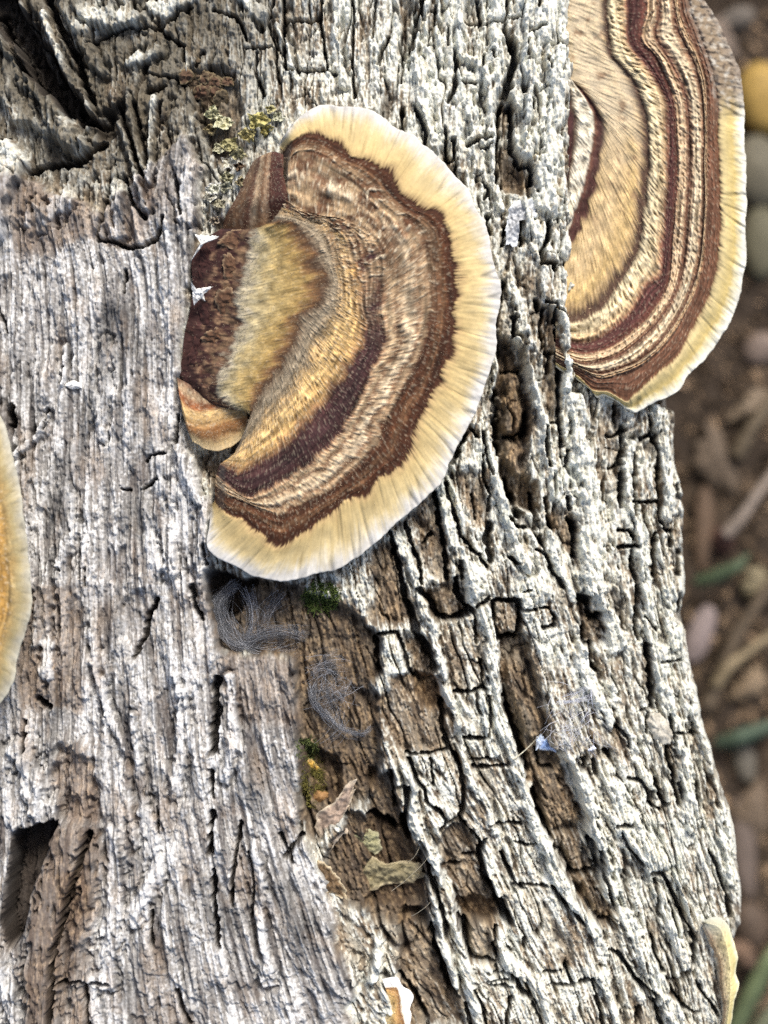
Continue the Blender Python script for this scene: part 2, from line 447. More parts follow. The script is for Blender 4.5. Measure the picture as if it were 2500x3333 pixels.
RIDGE = np.zeros((NY, NU))
MOAT = np.zeros((NY, NU))
for z_, w_, a_, p_ in [
    ('E', 24, .9, [(640, 80), (760, 300), (830, 570), (880, 850), (930, 950), (1000, 1050), (1080, 1200), (1150, 1400)]),
    ('C', 44, 1.0, [(1050, 1350), (1120, 1700), (1150, 2100), (1180, 2250)]), ('E', 50, 1.1, [(1130, 100), (1200, 400), (1290, 650), (1380, 900), (1440, 1130), (1530, 1400), (1659, 1650)]),
    ('H', 44, 1.1, [(0, 520), (100, 700), (200, 880), (330, 1010)]), ('F', 60, 1.1, [(250, 1000), (330, 1200), (400, 1400), (430, 1600), (500, 1800), (560, 2000)]),
    ('H', 56, 1.0, [(560, 900), (680, 1150), (800, 1400), (920, 1640), (1000, 1800)]), ('E', 32, 1.0, [(300, 790), (400, 950), (380, 1150), (430, 1350), (560, 1580), (640, 1780), (720, 1950)]),
    ('G', 34, 1.0, [(400, 700), (470, 880), (520, 1100), (570, 1350), (620, 1600), (690, 1850), (760, 2100)]), ('G', 22, .9, [(250, 750), (330, 950), (390, 1200), (440, 1450), (520, 1700)]),
    ('C', 30, 1.0, [(230, 650), (340, 850), (430, 1050), (480, 1250), (560, 1450), (620, 1650), (680, 1950)]), ('C', 40, 1.0, [(650, 250), (720, 500), (780, 750), (900, 950), (960, 1200)]),
    ('C', 16, .8, [(700, 100), (790, 330), (860, 650)]), ('C', 34, 1.0, [(1130, 100), (1200, 330), (1280, 600), (1320, 800), (1440, 950)]),
    ('B', 32, 1.0, [(790, 850), (900, 1150), (960, 1400), (1030, 1600), (1040, 1800), (1090, 2050)]), ('B', 16, .8, [(870, 900), (880, 1300)]), ('B', 28, 1.0, [(1190, 600), (1210, 900), (1230, 1200), (1200, 1400), (1210, 1700)]),
    ('B', 20, .7, [(590, 850), (590, 1100), (560, 1350)]), ('B', 40, .8, [(700, 300), (800, 500), (830, 750)]), ('D', 64, 1.0, [(340, 0), (380, 350), (450, 700), (500, 1000), (480, 1400), (500, 1700), (650, 2000), (720, 2212)]),
    ('D', 34, .9, [(840, 420), (800, 650), (830, 900), (930, 1150), (960, 1500), (1000, 1900), (1030, 2200)]), ('D', 44, .9, [(1080, 50), (1130, 300), (1160, 600), (1190, 900), (1160, 1050)]), ('D', 16, .7, [(1230, 600), (1300, 850)]),
    ('D', 40, .9, [(1100, 1250), (1180, 1600), (1200, 2000), (1250, 2212)]), ('D', 26, .8, [(100, 1200), (180, 1500), (330, 1800)]), ('F', 48, 1.0, [(930, 150), (960, 450), (1060, 700), (1130, 900), (1150, 1200), (1180, 1500)]),
    ('F', 36, .9, [(1180, 450), (1240, 700), (1320, 900), (1400, 1150), (1450, 1400), (1510, 1700)]), ('A', 34, .9, [(160, 150), (130, 480), (190, 700), (200, 950), (300, 1250), (350, 1500)]), ('A', 18, .7, [(350, 0), (330, 300), (380, 550)]),
    ('A', 24, 1.0, [(560, 0), (530, 300), (560, 500), (760, 620), (800, 800), (830, 1200), (850, 1650), (920, 1900)]), ('A', 50, .9, [(880, 0), (880, 300), (900, 700), (870, 850)]), ('A', 22, .8, [(1180, 600), (1170, 900), (1130, 1250)]),
    ('A', 56, .8, [(1400, 550), (1420, 900), (1350, 1300), (1290, 1600), (1340, 1900)]), ('A', 16, .7, [(1240, 1480), (1270, 1700)]), ('A', 40, .8, [(620, 950), (680, 1150), (720, 1500)]), ('F', 28, .8, [(560, 420), (640, 700), (750, 950), (870, 1200)]),
    ('F', 44, .9, [(330, 150), (400, 400), (560, 700)]), ('F', 54, .9, [(500, 1050), (640, 1350), (820, 1600), (930, 1800)]), ('H', 46, .9, [(450, 100), (560, 300), (740, 500)]), ('H', 10, .8, [(930, 560), (1010, 780), (1090, 1000)]),
    ('H', 40, .9, [(800, 700), (900, 1000), (1030, 1280)]), ('H', 30, .8, [(1270, 100), (1330, 350), (1380, 620)]), ('N', 26, .7, [(450, 0), (440, 200), (470, 420)]), ('N', 18, .7, [(240, 400), (210, 250), (150, 120)]),
    ('H', 30, .9, [(380, 1350), (470, 1600), (520, 1800)]), ('G', 40, .9, [(900, 1250), (1000, 1500), (1200, 1600), (1300, 1800), (1380, 2000)]), ('E', 30, .7, [(1000, 180), (1060, 420), (1120, 700)]), ('G', 30, .8, [(780, 480), (820, 700), (900, 850)]),
    ('G', 14, .8, [(960, 420), (1000, 620), (1060, 800)]),
]:
    ridge(z_, p_, w_, a_)
# knotty folds, upper left, and the raised dark lump, lower left
for z_, w_, a_, pl, br, p_ in [
    ('T', 60, 1.6, .1, 0, [(-20, 120), (130, 330), (260, 560), (330, 700), (440, 820)]), ('T', 22, 1.7, .5, 0, [(250, 100), (340, 330), (410, 500), (520, 650)]), ('T', 34, 1.3, .1, 0, [(330, -20), (450, 220), (560, 400)]),
    ('T', 60, 1.0, .4, 0, [(430, 60), (560, 120), (740, 120)]), ('T', 22, 1.4, .3, 0, [(110, 20), (200, 200), (300, 400)]), ('T', 50, .8, .45, 0, [(820, 40), (900, 60), (1050, -20)]), ('T', 40, .8, .5, 0, [(1300, -20), (1420, 100)]),
    ('T', 40, .9, .35, 0, [(700, 350), (790, 310), (860, 280)]), ('T', 14, 1.0, .25, 0, [(620, 560), (680, 760), (800, 1150)]), ('T', 16, 1.0, .2, 0, [(690, 540), (730, 740), (780, 930)]), ('T', 18, 1.0, .2, 0, [(840, 540), (820, 780), (820, 1000)]),
    ('T', 70, .9, .15, .15, [(1000, 560), (990, 800), (1040, 1180)]), ('T', 60, .9, .1, .2, [(420, 950), (380, 1100), (200, 1200)]), ('T', 40, .7, .1, .1, [(640, 1020), (650, 1280)]), ('T', 24, .9, .3, .0, [(480, 700), (560, 640)]),
    ('V', 120, 2.4, 0, .8, [(300, 660), (240, 900), (190, 1150), (190, 1500)]), ('V', 60, 1.8, 0, .6, [(400, 720), (360, 1000), (340, 1230)]), ('V', 90, 1.4, 0, .9, [(330, 320), (350, 440), (340, 560)]), ('V', 50, 1.7, 0, .7, [(330, 1300), (340, 1500)]),
    ('V', 60, 1.0, .25, 0, [(480, 640), (490, 900), (450, 1250)]), ('V', 70, 1.2, .3, 0, [(90, 300), (150, 420), (200, 560)]), ('V', 50, .9, .35, .0, [(620, 540), (660, 800), (560, 1000)]), ('V', 40, .9, .35, 0, [(1060, 700), (1090, 950), (1120, 1250)]),
    ('V', 60, 1.2, .3, 0, [(-10, 1150), (60, 1250), (90, 1446)]), ('L', 20, 1.0, .6, 0, [(300, 480), (250, 600), (90, 720)]), ('L', 50, .9, .1, .5, [(270, 1500), (290, 1700), (240, 1800)]), ('L', 46, .8, .6, 0, [(300, 1840), (310, 2000)]),
    ('L', 30, .9, .5, .0, [(1080, 660), (1130, 850), (1240, 1000), (1250, 1180), (1180, 1350), (1260, 1600)]), ('L', 40, .8, .4, .0, [(980, 900), (1000, 1150), (1050, 1400)]), ('L', 30, .7, .5, 0, [(640, 20), (650, 300), (620, 600)]),
    ('L', 20, .7, .5, 0, [(410, 60), (400, 280)]), ('L', 34, .7, .4, 0, [(420, 900), (460, 1150), (380, 1350)]), ('L', 24, .6, .5, 0, [(560, 1750), (600, 2000), (660, 2212)]), ('V', 26, .8, .5, 0, [(430, 0), (470, 180), (560, 330)]), ('V', 24, .7, .5, 0, [(560, 150), (590, 400), (600, 560)]),
    ('V', 30, .7, .4, 0, [(960, 0), (980, 250), (940, 420)]), ('V', 36, .8, .5, 0, [(770, 60), (760, 300), (740, 480)]), ('W', 34, 1.2, .3, 0, [(540, 0), (540, 300), (480, 540)]), ('W', 24, 1.1, .1, .1, [(240, 300), (230, 560)]),
]:
    ridge(z_, p_, w_, a_, pl, br)

CRACK = np.zeros((NY, NU))


def crack(zone, pts, w, depth=1.0):
    p = Z(zone, pts)
    half = w * 0.52 + 2.6
    win, d = seg_dist(p, half * 2 + 26)
    hw = half * (.95 + 0.85 * gnoise(SS[win] / 30, Y[win] / 30, int(p[0, 0]) % 23) + .4 * gnoise(SS[win] / 11, Y[win] / 21, int(p[0, 0]) % 13))
    prof = sst(0, 1, (hw - d) / (hw * 0.55 + 0.5) + 0.15)
    CRACK[win] = np.maximum(CRACK[win], depth * 1.25 * prof)


for z_, w_, d_, p_ in [
    ('A', 8, 1.2, [(970, -40), (960, 160), (950, 300)]), ('A', 7, 1.0, [(700, 0), (720, 100), (730, 190)]),
    ('A', 7, 1.2, [(590, 200), (700, 220), (805, 225), (930, 210)]), ('A', 6, .9, [(960, 160), (1090, 165)]),
    ('A', 16, 2, [(220, -40), (205, 40), (160, 150), (130, 300), (110, 450)]), ('A', 8, 1.2, [(20, 300), (20, 560), (90, 550)]),
    ('A', 12, 1.5, [(1250, -20), (1250, 90)]), ('A', 26, 3, [(950, 290), (1010, 400), (1040, 520), (1000, 640), (985, 750), (960, 830)]),
    ('A', 10, 2.5, [(930, 900), (890, 1000), (890, 1200), (880, 1450), (880, 1650)]),
    ('A', 14, 2.5, [(1000, 920), (1010, 1100), (1005, 1250), (1020, 1350), (1090, 1480), (1180, 1480), (1190, 1640)]),
    ('A', 10, 1.5, [(500, 450), (510, 600), (510, 720), (490, 830), (440, 920)]), ('A', 8, 1.2, [(570, 745), (690, 750)]),
    ('A', 14, 1.6, [(620, 1310), (720, 1250), (820, 1240)]), ('A', 6, 1, [(740, 1350), (830, 1310)]),
    ('A', 8, 1.5, [(410, 1150), (415, 1300), (430, 1430), (500, 1450), (490, 1250)]), ('A', 8, 1.2, [(510, 1450), (510, 1600)]),
    ('A', 10, 1.4, [(130, 960), (200, 1080), (250, 1200), (230, 1300)]), ('A', 8, 1, [(760, 500), (740, 610)]), ('A', 8, 1, [(840, 480), (850, 540)]),
    ('A', 14, 1.0, [(720, 850), (730, 950), (770, 1000)]), ('A', 9, 1.5, [(940, 2050), (935, 2212)]), ('A', 12, 2, [(790, 1950), (800, 2100)]),
    ('A', 8, 1.5, [(1090, 2000), (1090, 2212)]), ('A', 14, 2.5, [(1350, 1990), (1340, 2150), (1300, 2212)]), ('A', 6, 1, [(1150, 400), (1150, 520)]),
    ('A', 8, 1.3, [(740, 1640), (800, 1700), (760, 1800)]), ('A', 7, 1, [(1180, 310), (1290, 260)]), ('A', 7, 1, [(1200, 900), (1210, 1000)]),
    ('A', 6, .9, [(1330, 560), (1350, 660)]), ('A', 6, .9, [(280, 250), (260, 420)]), ('A', 6, .9, [(440, 220), (440, 400)]), ('A', 6, .8, [(330, 40), (320, 240)]),
    ('B', 8, 1.5, [(660, 330), (650, 450), (610, 560), (605, 720)]), ('B', 14, 2, [(760, 640), (755, 810)]), ('B', 7, 1, [(730, 650), (800, 640)]),
    ('B', 9, 1.3, [(1020, 560), (980, 720), (1010, 900), (1000, 950)]),
    ('B', 10, 1.8, [(1130, 560), (1130, 800), (1160, 950), (1160, 1300), (1160, 1580), (1190, 1800)]), ('B', 10, 1.3, [(1040, 970), (1100, 970)]),
    ('B', 12, 1.5, [(1070, 1000), (1060, 1130)]), ('B', 8, 1.6, [(1070, 1590), (1170, 1580)]), ('B', 10, 1.6, [(1050, 1620), (1050, 1850), (1080, 1980)]),
    ('B', 16, 2.2, [(1050, 150), (1120, 160), (1110, 220)]), ('B', 14, 2.2, [(1000, 40), (1010, 160)]), ('B', 7, 1.3, [(1040, 500), (1130, 520), (1230, 650)]),
    ('B', 16, 1.5, [(950, 500), (960, 570)]), ('B', 14, 1.5, [(370, 1650), (430, 1720)]), ('B', 14, 2, [(320, 1700), (260, 1820), (200, 1950)]),
    ('B', 8, 1.2, [(480, 1680), (500, 1850), (560, 2060)]), ('B', 9, 1.5, [(1240, 1850), (1215, 1980)]), ('B', 24, 3, [(600, 1300), (590, 1500), (610, 1850)]),
    ('B', 16, 2.5, [(880, 1480), (870, 1700)]), ('B', 9, 1.6, [(680, 1710), (760, 1700), (850, 1660)]), ('B', 8, 1.2, [(650, 1115), (820, 1110)]),
    ('C', 14, 2.5, [(590, 260), (630, 500), (670, 700), (700, 900), (710, 1050)]), ('C', 16, 2, [(200, 650), (240, 850), (290, 1000), (330, 1250), (400, 1400)]),
    ('C', 10, 1.6, [(330, 560), (370, 700), (430, 850), (470, 1000), (480, 1100)]), ('C', 10, 1.2, [(560, 650), (500, 740)]),
    ('C', 9, 1.3, [(700, 200), (740, 380), (800, 560), (830, 680)]), ('C', 8, 1.3, [(1030, -60), (1040, 150), (1090, 300), (1080, 450)]),
    ('C', 6, 1, [(930, 300), (960, 520)]), ('C', 22, 2, [(1090, 580), (1060, 700), (1100, 880)]), ('C', 9, 1.5, [(850, 690), (920, 800), (1000, 850), (1060, 950)]),
    ('C', 9, 1.4, [(1250, 870), (1360, 920)]), ('C', 18, 2.5, [(790, 1060), (800, 1200), (860, 1300), (930, 1330)]),
    ('C', 18, 2, [(460, 1150), (560, 1280), (630, 1400), (740, 1420), (850, 1390), (940, 1350)]), ('C', 8, 1.5, [(950, 1350), (970, 1500), (960, 1640)]),
    ('C', 7, 1.1, [(980, 1320), (1090, 1220)]), ('C', 9, 2, [(1120, 1245), (1360, 1260)]), ('C', 9, 1.6, [(1110, 1250), (1140, 1450), (1170, 1600)]),
    ('C', 15, 2.5, [(1370, 1270), (1360, 1450), (1330, 1580), (1180, 1590)]), ('C', 9, 1.6, [(770, 2090), (1050, 2060)]), ('C', 8, 1, [(1010, 1800), (1030, 2050)]),
    ('C', 9, 1.5, [(100, 1560), (260, 1540), (300, 1650), (350, 1850), (400, 1950)]), ('C', 30, 1.8, [(380, 1350), (430, 1550), (540, 1700), (590, 1850)]),
    ('C', 12, 1.5, [(60, 1600), (100, 1900)]), ('C', 5, .9, [(1400, 1180), (1450, 1160)]), ('C', 6, 1, [(1380, 1340), (1500, 1350)]), ('C', 7, 1.2, [(1560, 1490), (1650, 1490)]),
    ('C', 7, 1.2, [(1520, 550), (1540, 700), (1620, 900), (1659, 1000)]), ('C', 10, 1.3, [(1260, 500), (1330, 580), (1400, 600)]),
    ('C', 12, 1.6, [(1480, 300), (1500, 500), (1480, 620)]), ('C', 10, 1.2, [(830, 900), (850, 1050)]), ('C', 22, 2.6, [(1240, 180), (1280, 330), (1350, 480)]),
    ('D', 13, 2.5, [(760, 250), (760, 400), (750, 550), (760, 700), (750, 960)]),
    ('D', 11, 2, [(1000, 150), (1030, 320), (1080, 450), (1090, 600), (1080, 750), (1095, 900), (1100, 1050), (1140, 1160)]),
    ('D', 10, 1.4, [(650, 620), (740, 580)]), ('D', 10, 1.2, [(620, 320), (680, 330), (740, 290)]), ('D', 10, 1.4, [(690, 60), (700, 200)]),
    ('D', 8, 1.2, [(880, 480), (870, 700), (880, 900), (880, 1030)]), ('D', 8, 1.5, [(860, 915), (1070, 920)]),
    ('D', 9, 1.5, [(720, 1180), (820, 1180), (870, 1240)]), ('D', 9, 1.6, [(720, 1335), (800, 1315), (900, 1318)]),
    ('D', 12, 2, [(850, 1360), (850, 1500), (890, 1650), (900, 1750), (890, 1900), (880, 2050), (910, 2170)]), ('D', 11, 2, [(1060, 1200), (1040, 1350), (1040, 1600)]),
    ('D', 8, 1.2, [(1150, 1180), (1210, 1180), (1210, 1320)]), ('D', 9, 1.4, [(1260, 760), (1270, 850), (1310, 920)]), ('D', 10, 1.4, [(1270, 1350), (1270, 1580)]),
    ('D', 7, 1.2, [(1310, 1150), (1330, 1320)]), ('D', 10, 1.5, [(70, 900), (90, 1050), (140, 1180)]), ('D', 20, 2.5, [(290, 1080), (340, 1150), (330, 1400)]),
    ('D', 10, 1.4, [(270, 880), (290, 980)]), ('D', 22, 2.5, [(380, 1780), (450, 1800), (480, 1950), (560, 1950)]), ('D', 12, 1.4, [(400, 2050), (430, 2200)]),
    ('D', 8, 1.3, [(0, 1350), (70, 1400), (130, 1550), (200, 1620), (230, 1700)]), ('D', 8, 1.2, [(20, 1880), (100, 1870), (150, 1950), (150, 2030), (60, 2050)]),
    ('D', 8, 1.2, [(1280, 1750), (1280, 1950), (1340, 2050)]), ('D', 5, .8, [(960, 1950), (1070, 2080)]), ('D', 9, 1.2, [(940, 350), (1000, 320)]),
    ('E', 8, 1.3, [(970, 160), (980, 260), (1010, 350)]), ('E', 9, 1.7, [(870, 550), (1060, 560)]), ('E', 6, 1, [(930, 755), (1110, 740)]),
    ('E', 9, 1.8, [(930, 815), (1160, 810), (1250, 790)]), ('E', 14, 2, [(660, 250), (660, 420), (700, 600), (760, 700), (840, 880), (850, 1000), (850, 1200), (810, 1300)]),
    ('E', 8, 1.5, [(340, 700), (540, 700), (720, 670)]), ('E', 9, 1.8, [(370, 750), (440, 950), (500, 1030), (520, 1130), (640, 1220), (700, 1300)]),
    ('E', 6, 1, [(500, 990), (560, 980)]), ('E', 9, 1.8, [(640, 1400), (700, 1330), (810, 1290), (900, 1370), (960, 1450), (1000, 1500)]),
    ('E', 20, 2.5, [(350, 1000), (340, 1200), (310, 1350), (370, 1500)]), ('E', 8, 1.3, [(1100, 1350), (1250, 1320), (1380, 1340)]),
    ('E', 12, 2.2, [(1060, 1470), (1000, 1530), (1000, 1650), (1050, 1850), (1120, 1950), (1200, 2150)]), ('E', 8, 1.4, [(1190, 1580), (1270, 1750), (1320, 1870), (1390, 1930)]),
    ('E', 8, 1.3, [(1320, 1500), (1430, 1530), (1500, 1510)]), ('E', 6, 1, [(1310, 1880), (1600, 1890)]), ('E', 7, 1.2, [(670, 1740), (830, 1720)]), ('E', 8, 1.2, [(850, 1640), (980, 1640)]),
    ('E', 26, 2.5, [(0, 1260), (150, 1330), (240, 1400)]), ('E', 14, 1.8, [(540, 1700), (560, 1850), (620, 2000), (680, 2150)]), ('E', 8, 1.2, [(200, 850), (220, 1000), (230, 1200)]),
    ('E', 8, 1.3, [(1530, 680), (1550, 850), (1650, 850)]), ('E', 7, 1.1, [(560, 740), (570, 900), (580, 980)]), ('E', 24, 2.4, [(1220, 200), (1290, 420), (1370, 640), (1440, 860)]),
    ('E', 18, 2.2, [(1480, 1040), (1540, 1250), (1640, 1450)]), ('E', 7, 1, [(1090, 180), (1110, 330), (1080, 550)]),
    ('G', 14, 2.5, [(740, 420), (730, 550), (790, 700), (840, 830), (900, 950), (960, 1050), (1010, 1130)]), ('G', 28, 2.8, [(900, 930), (970, 1070)]),
    ('G', 10, 2, [(530, 1080), (590, 1200), (610, 1330), (640, 1440), (850, 1470)]), ('G', 24, 2.6, [(575, 1150), (605, 1330)]),
    ('G', 8, 1.4, [(870, 1150), (850, 1350), (880, 1440)]), ('G', 7, 1, [(1110, 1250), (1130, 1350)]), ('G', 5, 1, [(800, 1640), (980, 1630)]), ('G', 5, 1, [(790, 1570), (960, 1560)]),
    ('G', 9, 1.6, [(830, 1680), (1000, 1690)]), ('G', 14, 1.7, [(1040, 1600), (1110, 1750), (1180, 1780)]), ('G', 8, 1.3, [(1290, 1550), (1450, 1540)]),
    ('G', 10, 1.5, [(1500, 1500), (1550, 1640), (1659, 1640)]), ('G', 8, 1.4, [(1350, 1670), (1500, 1670)]), ('G', 12, 1.4, [(260, 650), (330, 850), (400, 1050), (430, 1250)]),
    ('G', 16, 2.3, [(290, 1150), (330, 1350), (400, 1550), (470, 1750), (530, 1790)]), ('G', 12, 1.5, [(0, 1600), (80, 1700), (180, 1850), (250, 2000), (280, 2200)]),
    ('G', 14, 1.5, [(600, 1850), (640, 2027), (700, 2200)]), ('G', 9, 1.4, [(1380, 780), (1500, 950), (1659, 1120)]), ('G', 9, 1.3, [(680, 1700), (760, 1900), (800, 2100)]),
    ('G', 10, 1.3, [(1000, 1800), (960, 1950), (980, 2100)]), ('G', 8, 1.2, [(1200, 1850), (1300, 2050)]),
    ('H', 12, 1.9, [(760, 560), (850, 590), (900, 680), (970, 830), (1020, 940), (1090, 1090), (1080, 1250), (1000, 1390), (900, 1400)]),
    ('H', 8, 1.1, [(790, 620), (820, 900)]), ('H', 8, 1.3, [(760, 1050), (790, 1200), (860, 1330)]), ('H', 7, 1, [(520, 250), (600, 400), (700, 510)]), ('H', 10, 1, [(480, 200), (600, 190)]),
    ('H', 14, 2, [(430, 1150), (520, 1200), (600, 1330), (700, 1460), (790, 1500)]), ('H', 14, 1.8, [(660, 1600), (650, 1750)]), ('H', 14, 1.8, [(790, 1520), (820, 1700), (860, 1800)]),
    ('H', 12, 1.6, [(230, 1400), (300, 1380), (350, 1600), (400, 1780)]), ('H', 10, 1.5, [(0, 1430), (150, 1430)]), ('H', 9, 1.5, [(900, 1450), (1000, 1600), (1090, 1650), (1130, 1640)]),
    ('H', 7, 1.2, [(1100, 1400), (1200, 1550), (1280, 1680)]), ('H', 10, 1.5, [(1200, 400), (1270, 550), (1320, 700)]), ('H', 16, 1.5, [(1330, 720), (1370, 900)]), ('H', 9, 1.4, [(140, 590), (340, 570)]),
    ('H', 10, 1.8, [(360, 965), (480, 930)]), ('H', 10, 1.6, [(370, 400), (420, 650), (480, 850)]), ('H', 18, 2.2, [(290, 330), (370, 560)]),
    ('F', 14, 2.2, [(850, 120), (860, 300), (880, 450), (880, 590)]), ('F', 8, 1.2, [(800, 620), (880, 600)]), ('F', 7, 1, [(840, 640), (830, 780)]), ('F', 9, 1.2, [(1000, 640), (1050, 800), (1060, 880)]),
    ('F', 6, 1, [(1070, 790), (1150, 800), (1230, 795)]), ('F', 14, 1.8, [(990, 900), (1010, 1000), (1050, 1150), (1090, 1350)]), ('F', 8, 1.2, [(610, 740), (690, 820), (700, 900)]),
    ('F', 9, 1.3, [(690, 1140), (790, 1160), (850, 1260), (860, 1340), (950, 1390)]), ('F', 14, 1.8, [(900, 1170), (960, 1290), (990, 1350)]), ('F', 12, 1.2, [(300, 990), (340, 1090), (360, 1000), (310, 990)]),
    ('F', 16, 1.2, [(430, 1000), (450, 1100)]), ('F', 20, 1.2, [(535, 940), (550, 970)]), ('F', 6, 1, [(940, 250), (1100, 235)]), ('F', 13, 2, [(400, 100), (410, 250), (450, 320)]), ('F', 9, 1, [(600, 1500), (720, 1490)]),
    ('F', 9, 1.3, [(1100, 1180), (1120, 1300)]), ('F', 9, 1.2, [(1230, 1180), (1240, 1400)]), ('F', 8, 1.0, [(1400, 1100), (1450, 1350)]),
    ('N', 8, 1.5, [(185, -30), (190, 110), (340, 105), (370, 70)]), ('N', 8, 1.6, [(190, 120), (185, 250), (205, 350), (370, 350), (450, 360)]), ('N', 7, 1.4, [(375, 0), (370, 120), (390, 250), (400, 350)]),
    ('N', 7, 1.2, [(0, 240), (120, 235)]), ('N', 6, 1, [(140, 0), (110, 100), (150, 250), (160, 400)]), ('N', 6, 1.2, [(530, 0), (530, 150), (520, 300), (540, 480)]), ('N', 12, 1.5, [(700, 190), (670, 250), (650, 320)]),
    ('N', 6, 1, [(770, 250), (765, 400)]), ('N', 10, 1.4, [(765, 540), (770, 640)]), ('N', 6, .8, [(640, 0), (620, 200)]), ('N', 9, 1, [(60, 260), (50, 350), (90, 470)]),
    # wood side
    ('V', 24, 2.6, [(905, 0), (905, 150), (890, 310)]), ('V', 10, 1.6, [(885, 380), (890, 500)]), ('V', 16, 2.4, [(890, 560), (880, 720)]), ('V', 14, 2.2, [(895, 800), (900, 950), (915, 1110)]),
    ('V', 9, 1.5, [(1010, 600), (975, 780), (970, 940)]), ('V', 17, 2, [(380, 640), (340, 800), (290, 950), (240, 1150), (230, 1480)]), ('V', 9, 1.5, [(250, 1250), (330, 1240), (460, 1262)]),
    ('V', 6, 1, [(660, 530), (665, 640)]), ('V', 9, 1.3, [(640, 960), (640, 1100)]), ('V', 10, 1.4, [(740, 1290), (790, 1430)]), ('V', 8, 1.2, [(370, 1260), (380, 1446)]), ('V', 6, .9, [(1040, 720), (1060, 860), (1050, 1000)]),
    ('V', 7, 1, [(120, 180), (110, 320)]), ('V', 12, 1.6, [(1260, 650), (1190, 740)]), ('V', 9, 1.2, [(1170, 650), (1220, 760)]),
    ('T', 20, 2, [(180, 940), (260, 900), (360, 890), (470, 860), (560, 780)]), ('T', 10, 1.4, [(540, 1310), (630, 1310), (700, 1350), (780, 1345), (870, 1290), (890, 1200)]), ('T', 8, 1.2, [(690, 1470), (685, 1590)]),
    ('T', 9, 1.2, [(640, 560), (700, 760), (790, 980)]), ('T', 8, 1.1, [(720, 560), (770, 720), (800, 900)]), ('T', 8, 1, [(870, 560), (860, 680)]), ('T', 8, 1.2, [(600, 980), (560, 1180), (540, 1290)]),
    ('T', 9, 1.2, [(680, 960), (720, 1100), (790, 1190)]), ('T', 22, 2.4, [(260, -20), (360, 200), (420, 320), (500, 540)]), ('T', 18, 2.0, [(-20, 40), (60, 250), (150, 420)]), ('T', 8, 1, [(0, 770), (70, 770)]),
    ('T', 7, 1.2, [(480, 250), (700, 160), (860, 160), (1030, 40)]), ('T', 9, 1.4, [(1160, 60), (1280, 100), (1330, 220)]), ('T', 7, 1, [(800, 400), (960, 430), (1000, 470)]), ('T', 12, 1.4, [(800, 500), (900, 470)]),
    ('T', 7, 1, [(1100, 280), (1060, 360)]), ('T', 8, 1, [(880, 180), (1000, 260), (990, 330)]), ('T', 8, 1.2, [(960, 960), (990, 1180)]), ('T', 7, .9, [(0, 1640), (60, 1800)]), ('T', 10, 1.2, [(400, 560), (440, 660)]),
    ('L', 14, 1.8, [(950, 1560), (900, 1700), (880, 1800), (820, 1900)]), ('L', 10, 1.5, [(1160, 1480), (1180, 1600), (1220, 1680)]), ('L', 6, 1, [(890, 740), (920, 700), (1000, 690)]), ('L', 5, .9, [(750, 910), (800, 920)]),
    ('L', 5, .9, [(870, 910), (950, 850)]), ('L', 7, 1, [(1230, 1230), (1250, 1350)]), ('L', 8, 1.2, [(170, 1300), (190, 1450)]), ('L', 6, 1, [(490, 1270), (500, 1430)]), ('L', 5, .9, [(530, 1380), (530, 1480)]),
    ('L', 22, 1.6, [(90, 430), (90, 520)]), ('L', 7, 1, [(310, 430), (280, 550)]), ('L', 18, 2, [(240, 2160), (330, 2200)]), ('L', 6, .9, [(400, 180), (380, 280)]), ('L', 8, 1.2, [(1080, 470), (1060, 640)]),
]:
    crack(z_, p_, w_, d_)

# ---- anisotropic Voronoi: the smaller natural bark blocks
jt = np.random.default_rng(5).random((2, 64, 64))


def voronoi(x, y):
    xi, yi = np.floor(x).astype(int), np.floor(y).astype(int)
    f1 = np.full(x.shape, 9.0)
    f2 = np.full(x.shape, 9.0)
    idn = np.zeros(x.shape, int)
    for dx in (-1, 0, 1):
        for dy in (-1, 0, 1):
            cx, cy = xi + dx, yi + dy
            px = cx + 0.5 + (jt[0][cx & 63, cy & 63] - 0.5) * 0.75 + 0.0
            py = cy + 0.5 + (jt[1][cx & 63, cy & 63] - 0.5) * 0.95 + 0.43 * (cx & 1)
            d = np.maximum(np.abs(x - px) * 1.05, np.abs(y - py)) * 0.55 + np.hypot(x - px, y - py) * 0.45
            new = d < f1
            f2 = np.where(new, f1, np.minimum(f2, d))
            idn = np.where(new, (cx & 1023) * 1024 + (cy & 1023), idn)
            f1 = np.where(new, d, f1)
    return f1, f2, idn


sw = SS + 14 * fbm(SS / 70, Y / 90, 11, 3)
tw = Y + 30 * fbm(SS / 60, Y / 90, 12, 3)
f1, f2, VID = voronoi(sw / 78.0, tw / 170.0)
gap = f2 - f1
vopen = np.clip(0.85 + 0.9 * gnoise(SS / 60, Y / 110, 15), 0.12, 1.3)
VC = sst(0.06, 0.0, gap / vopen) * BARK
f1b, f2b, _ = voronoi(sw / 33.0 + 7.3, tw / 95.0 + 3.1)
VC2 = sst(0.10, 0.0, (f2b - f1b) / np.clip(0.3 + 1.2 * gnoise(SS / 50, Y / 80, 16), 0.03, 1)) * BARK
cell_r = np.random.default_rng(9).random(1 << 20)
CELLZ = (cell_r[VID & ((1 << 20) - 1)] - 0.5)

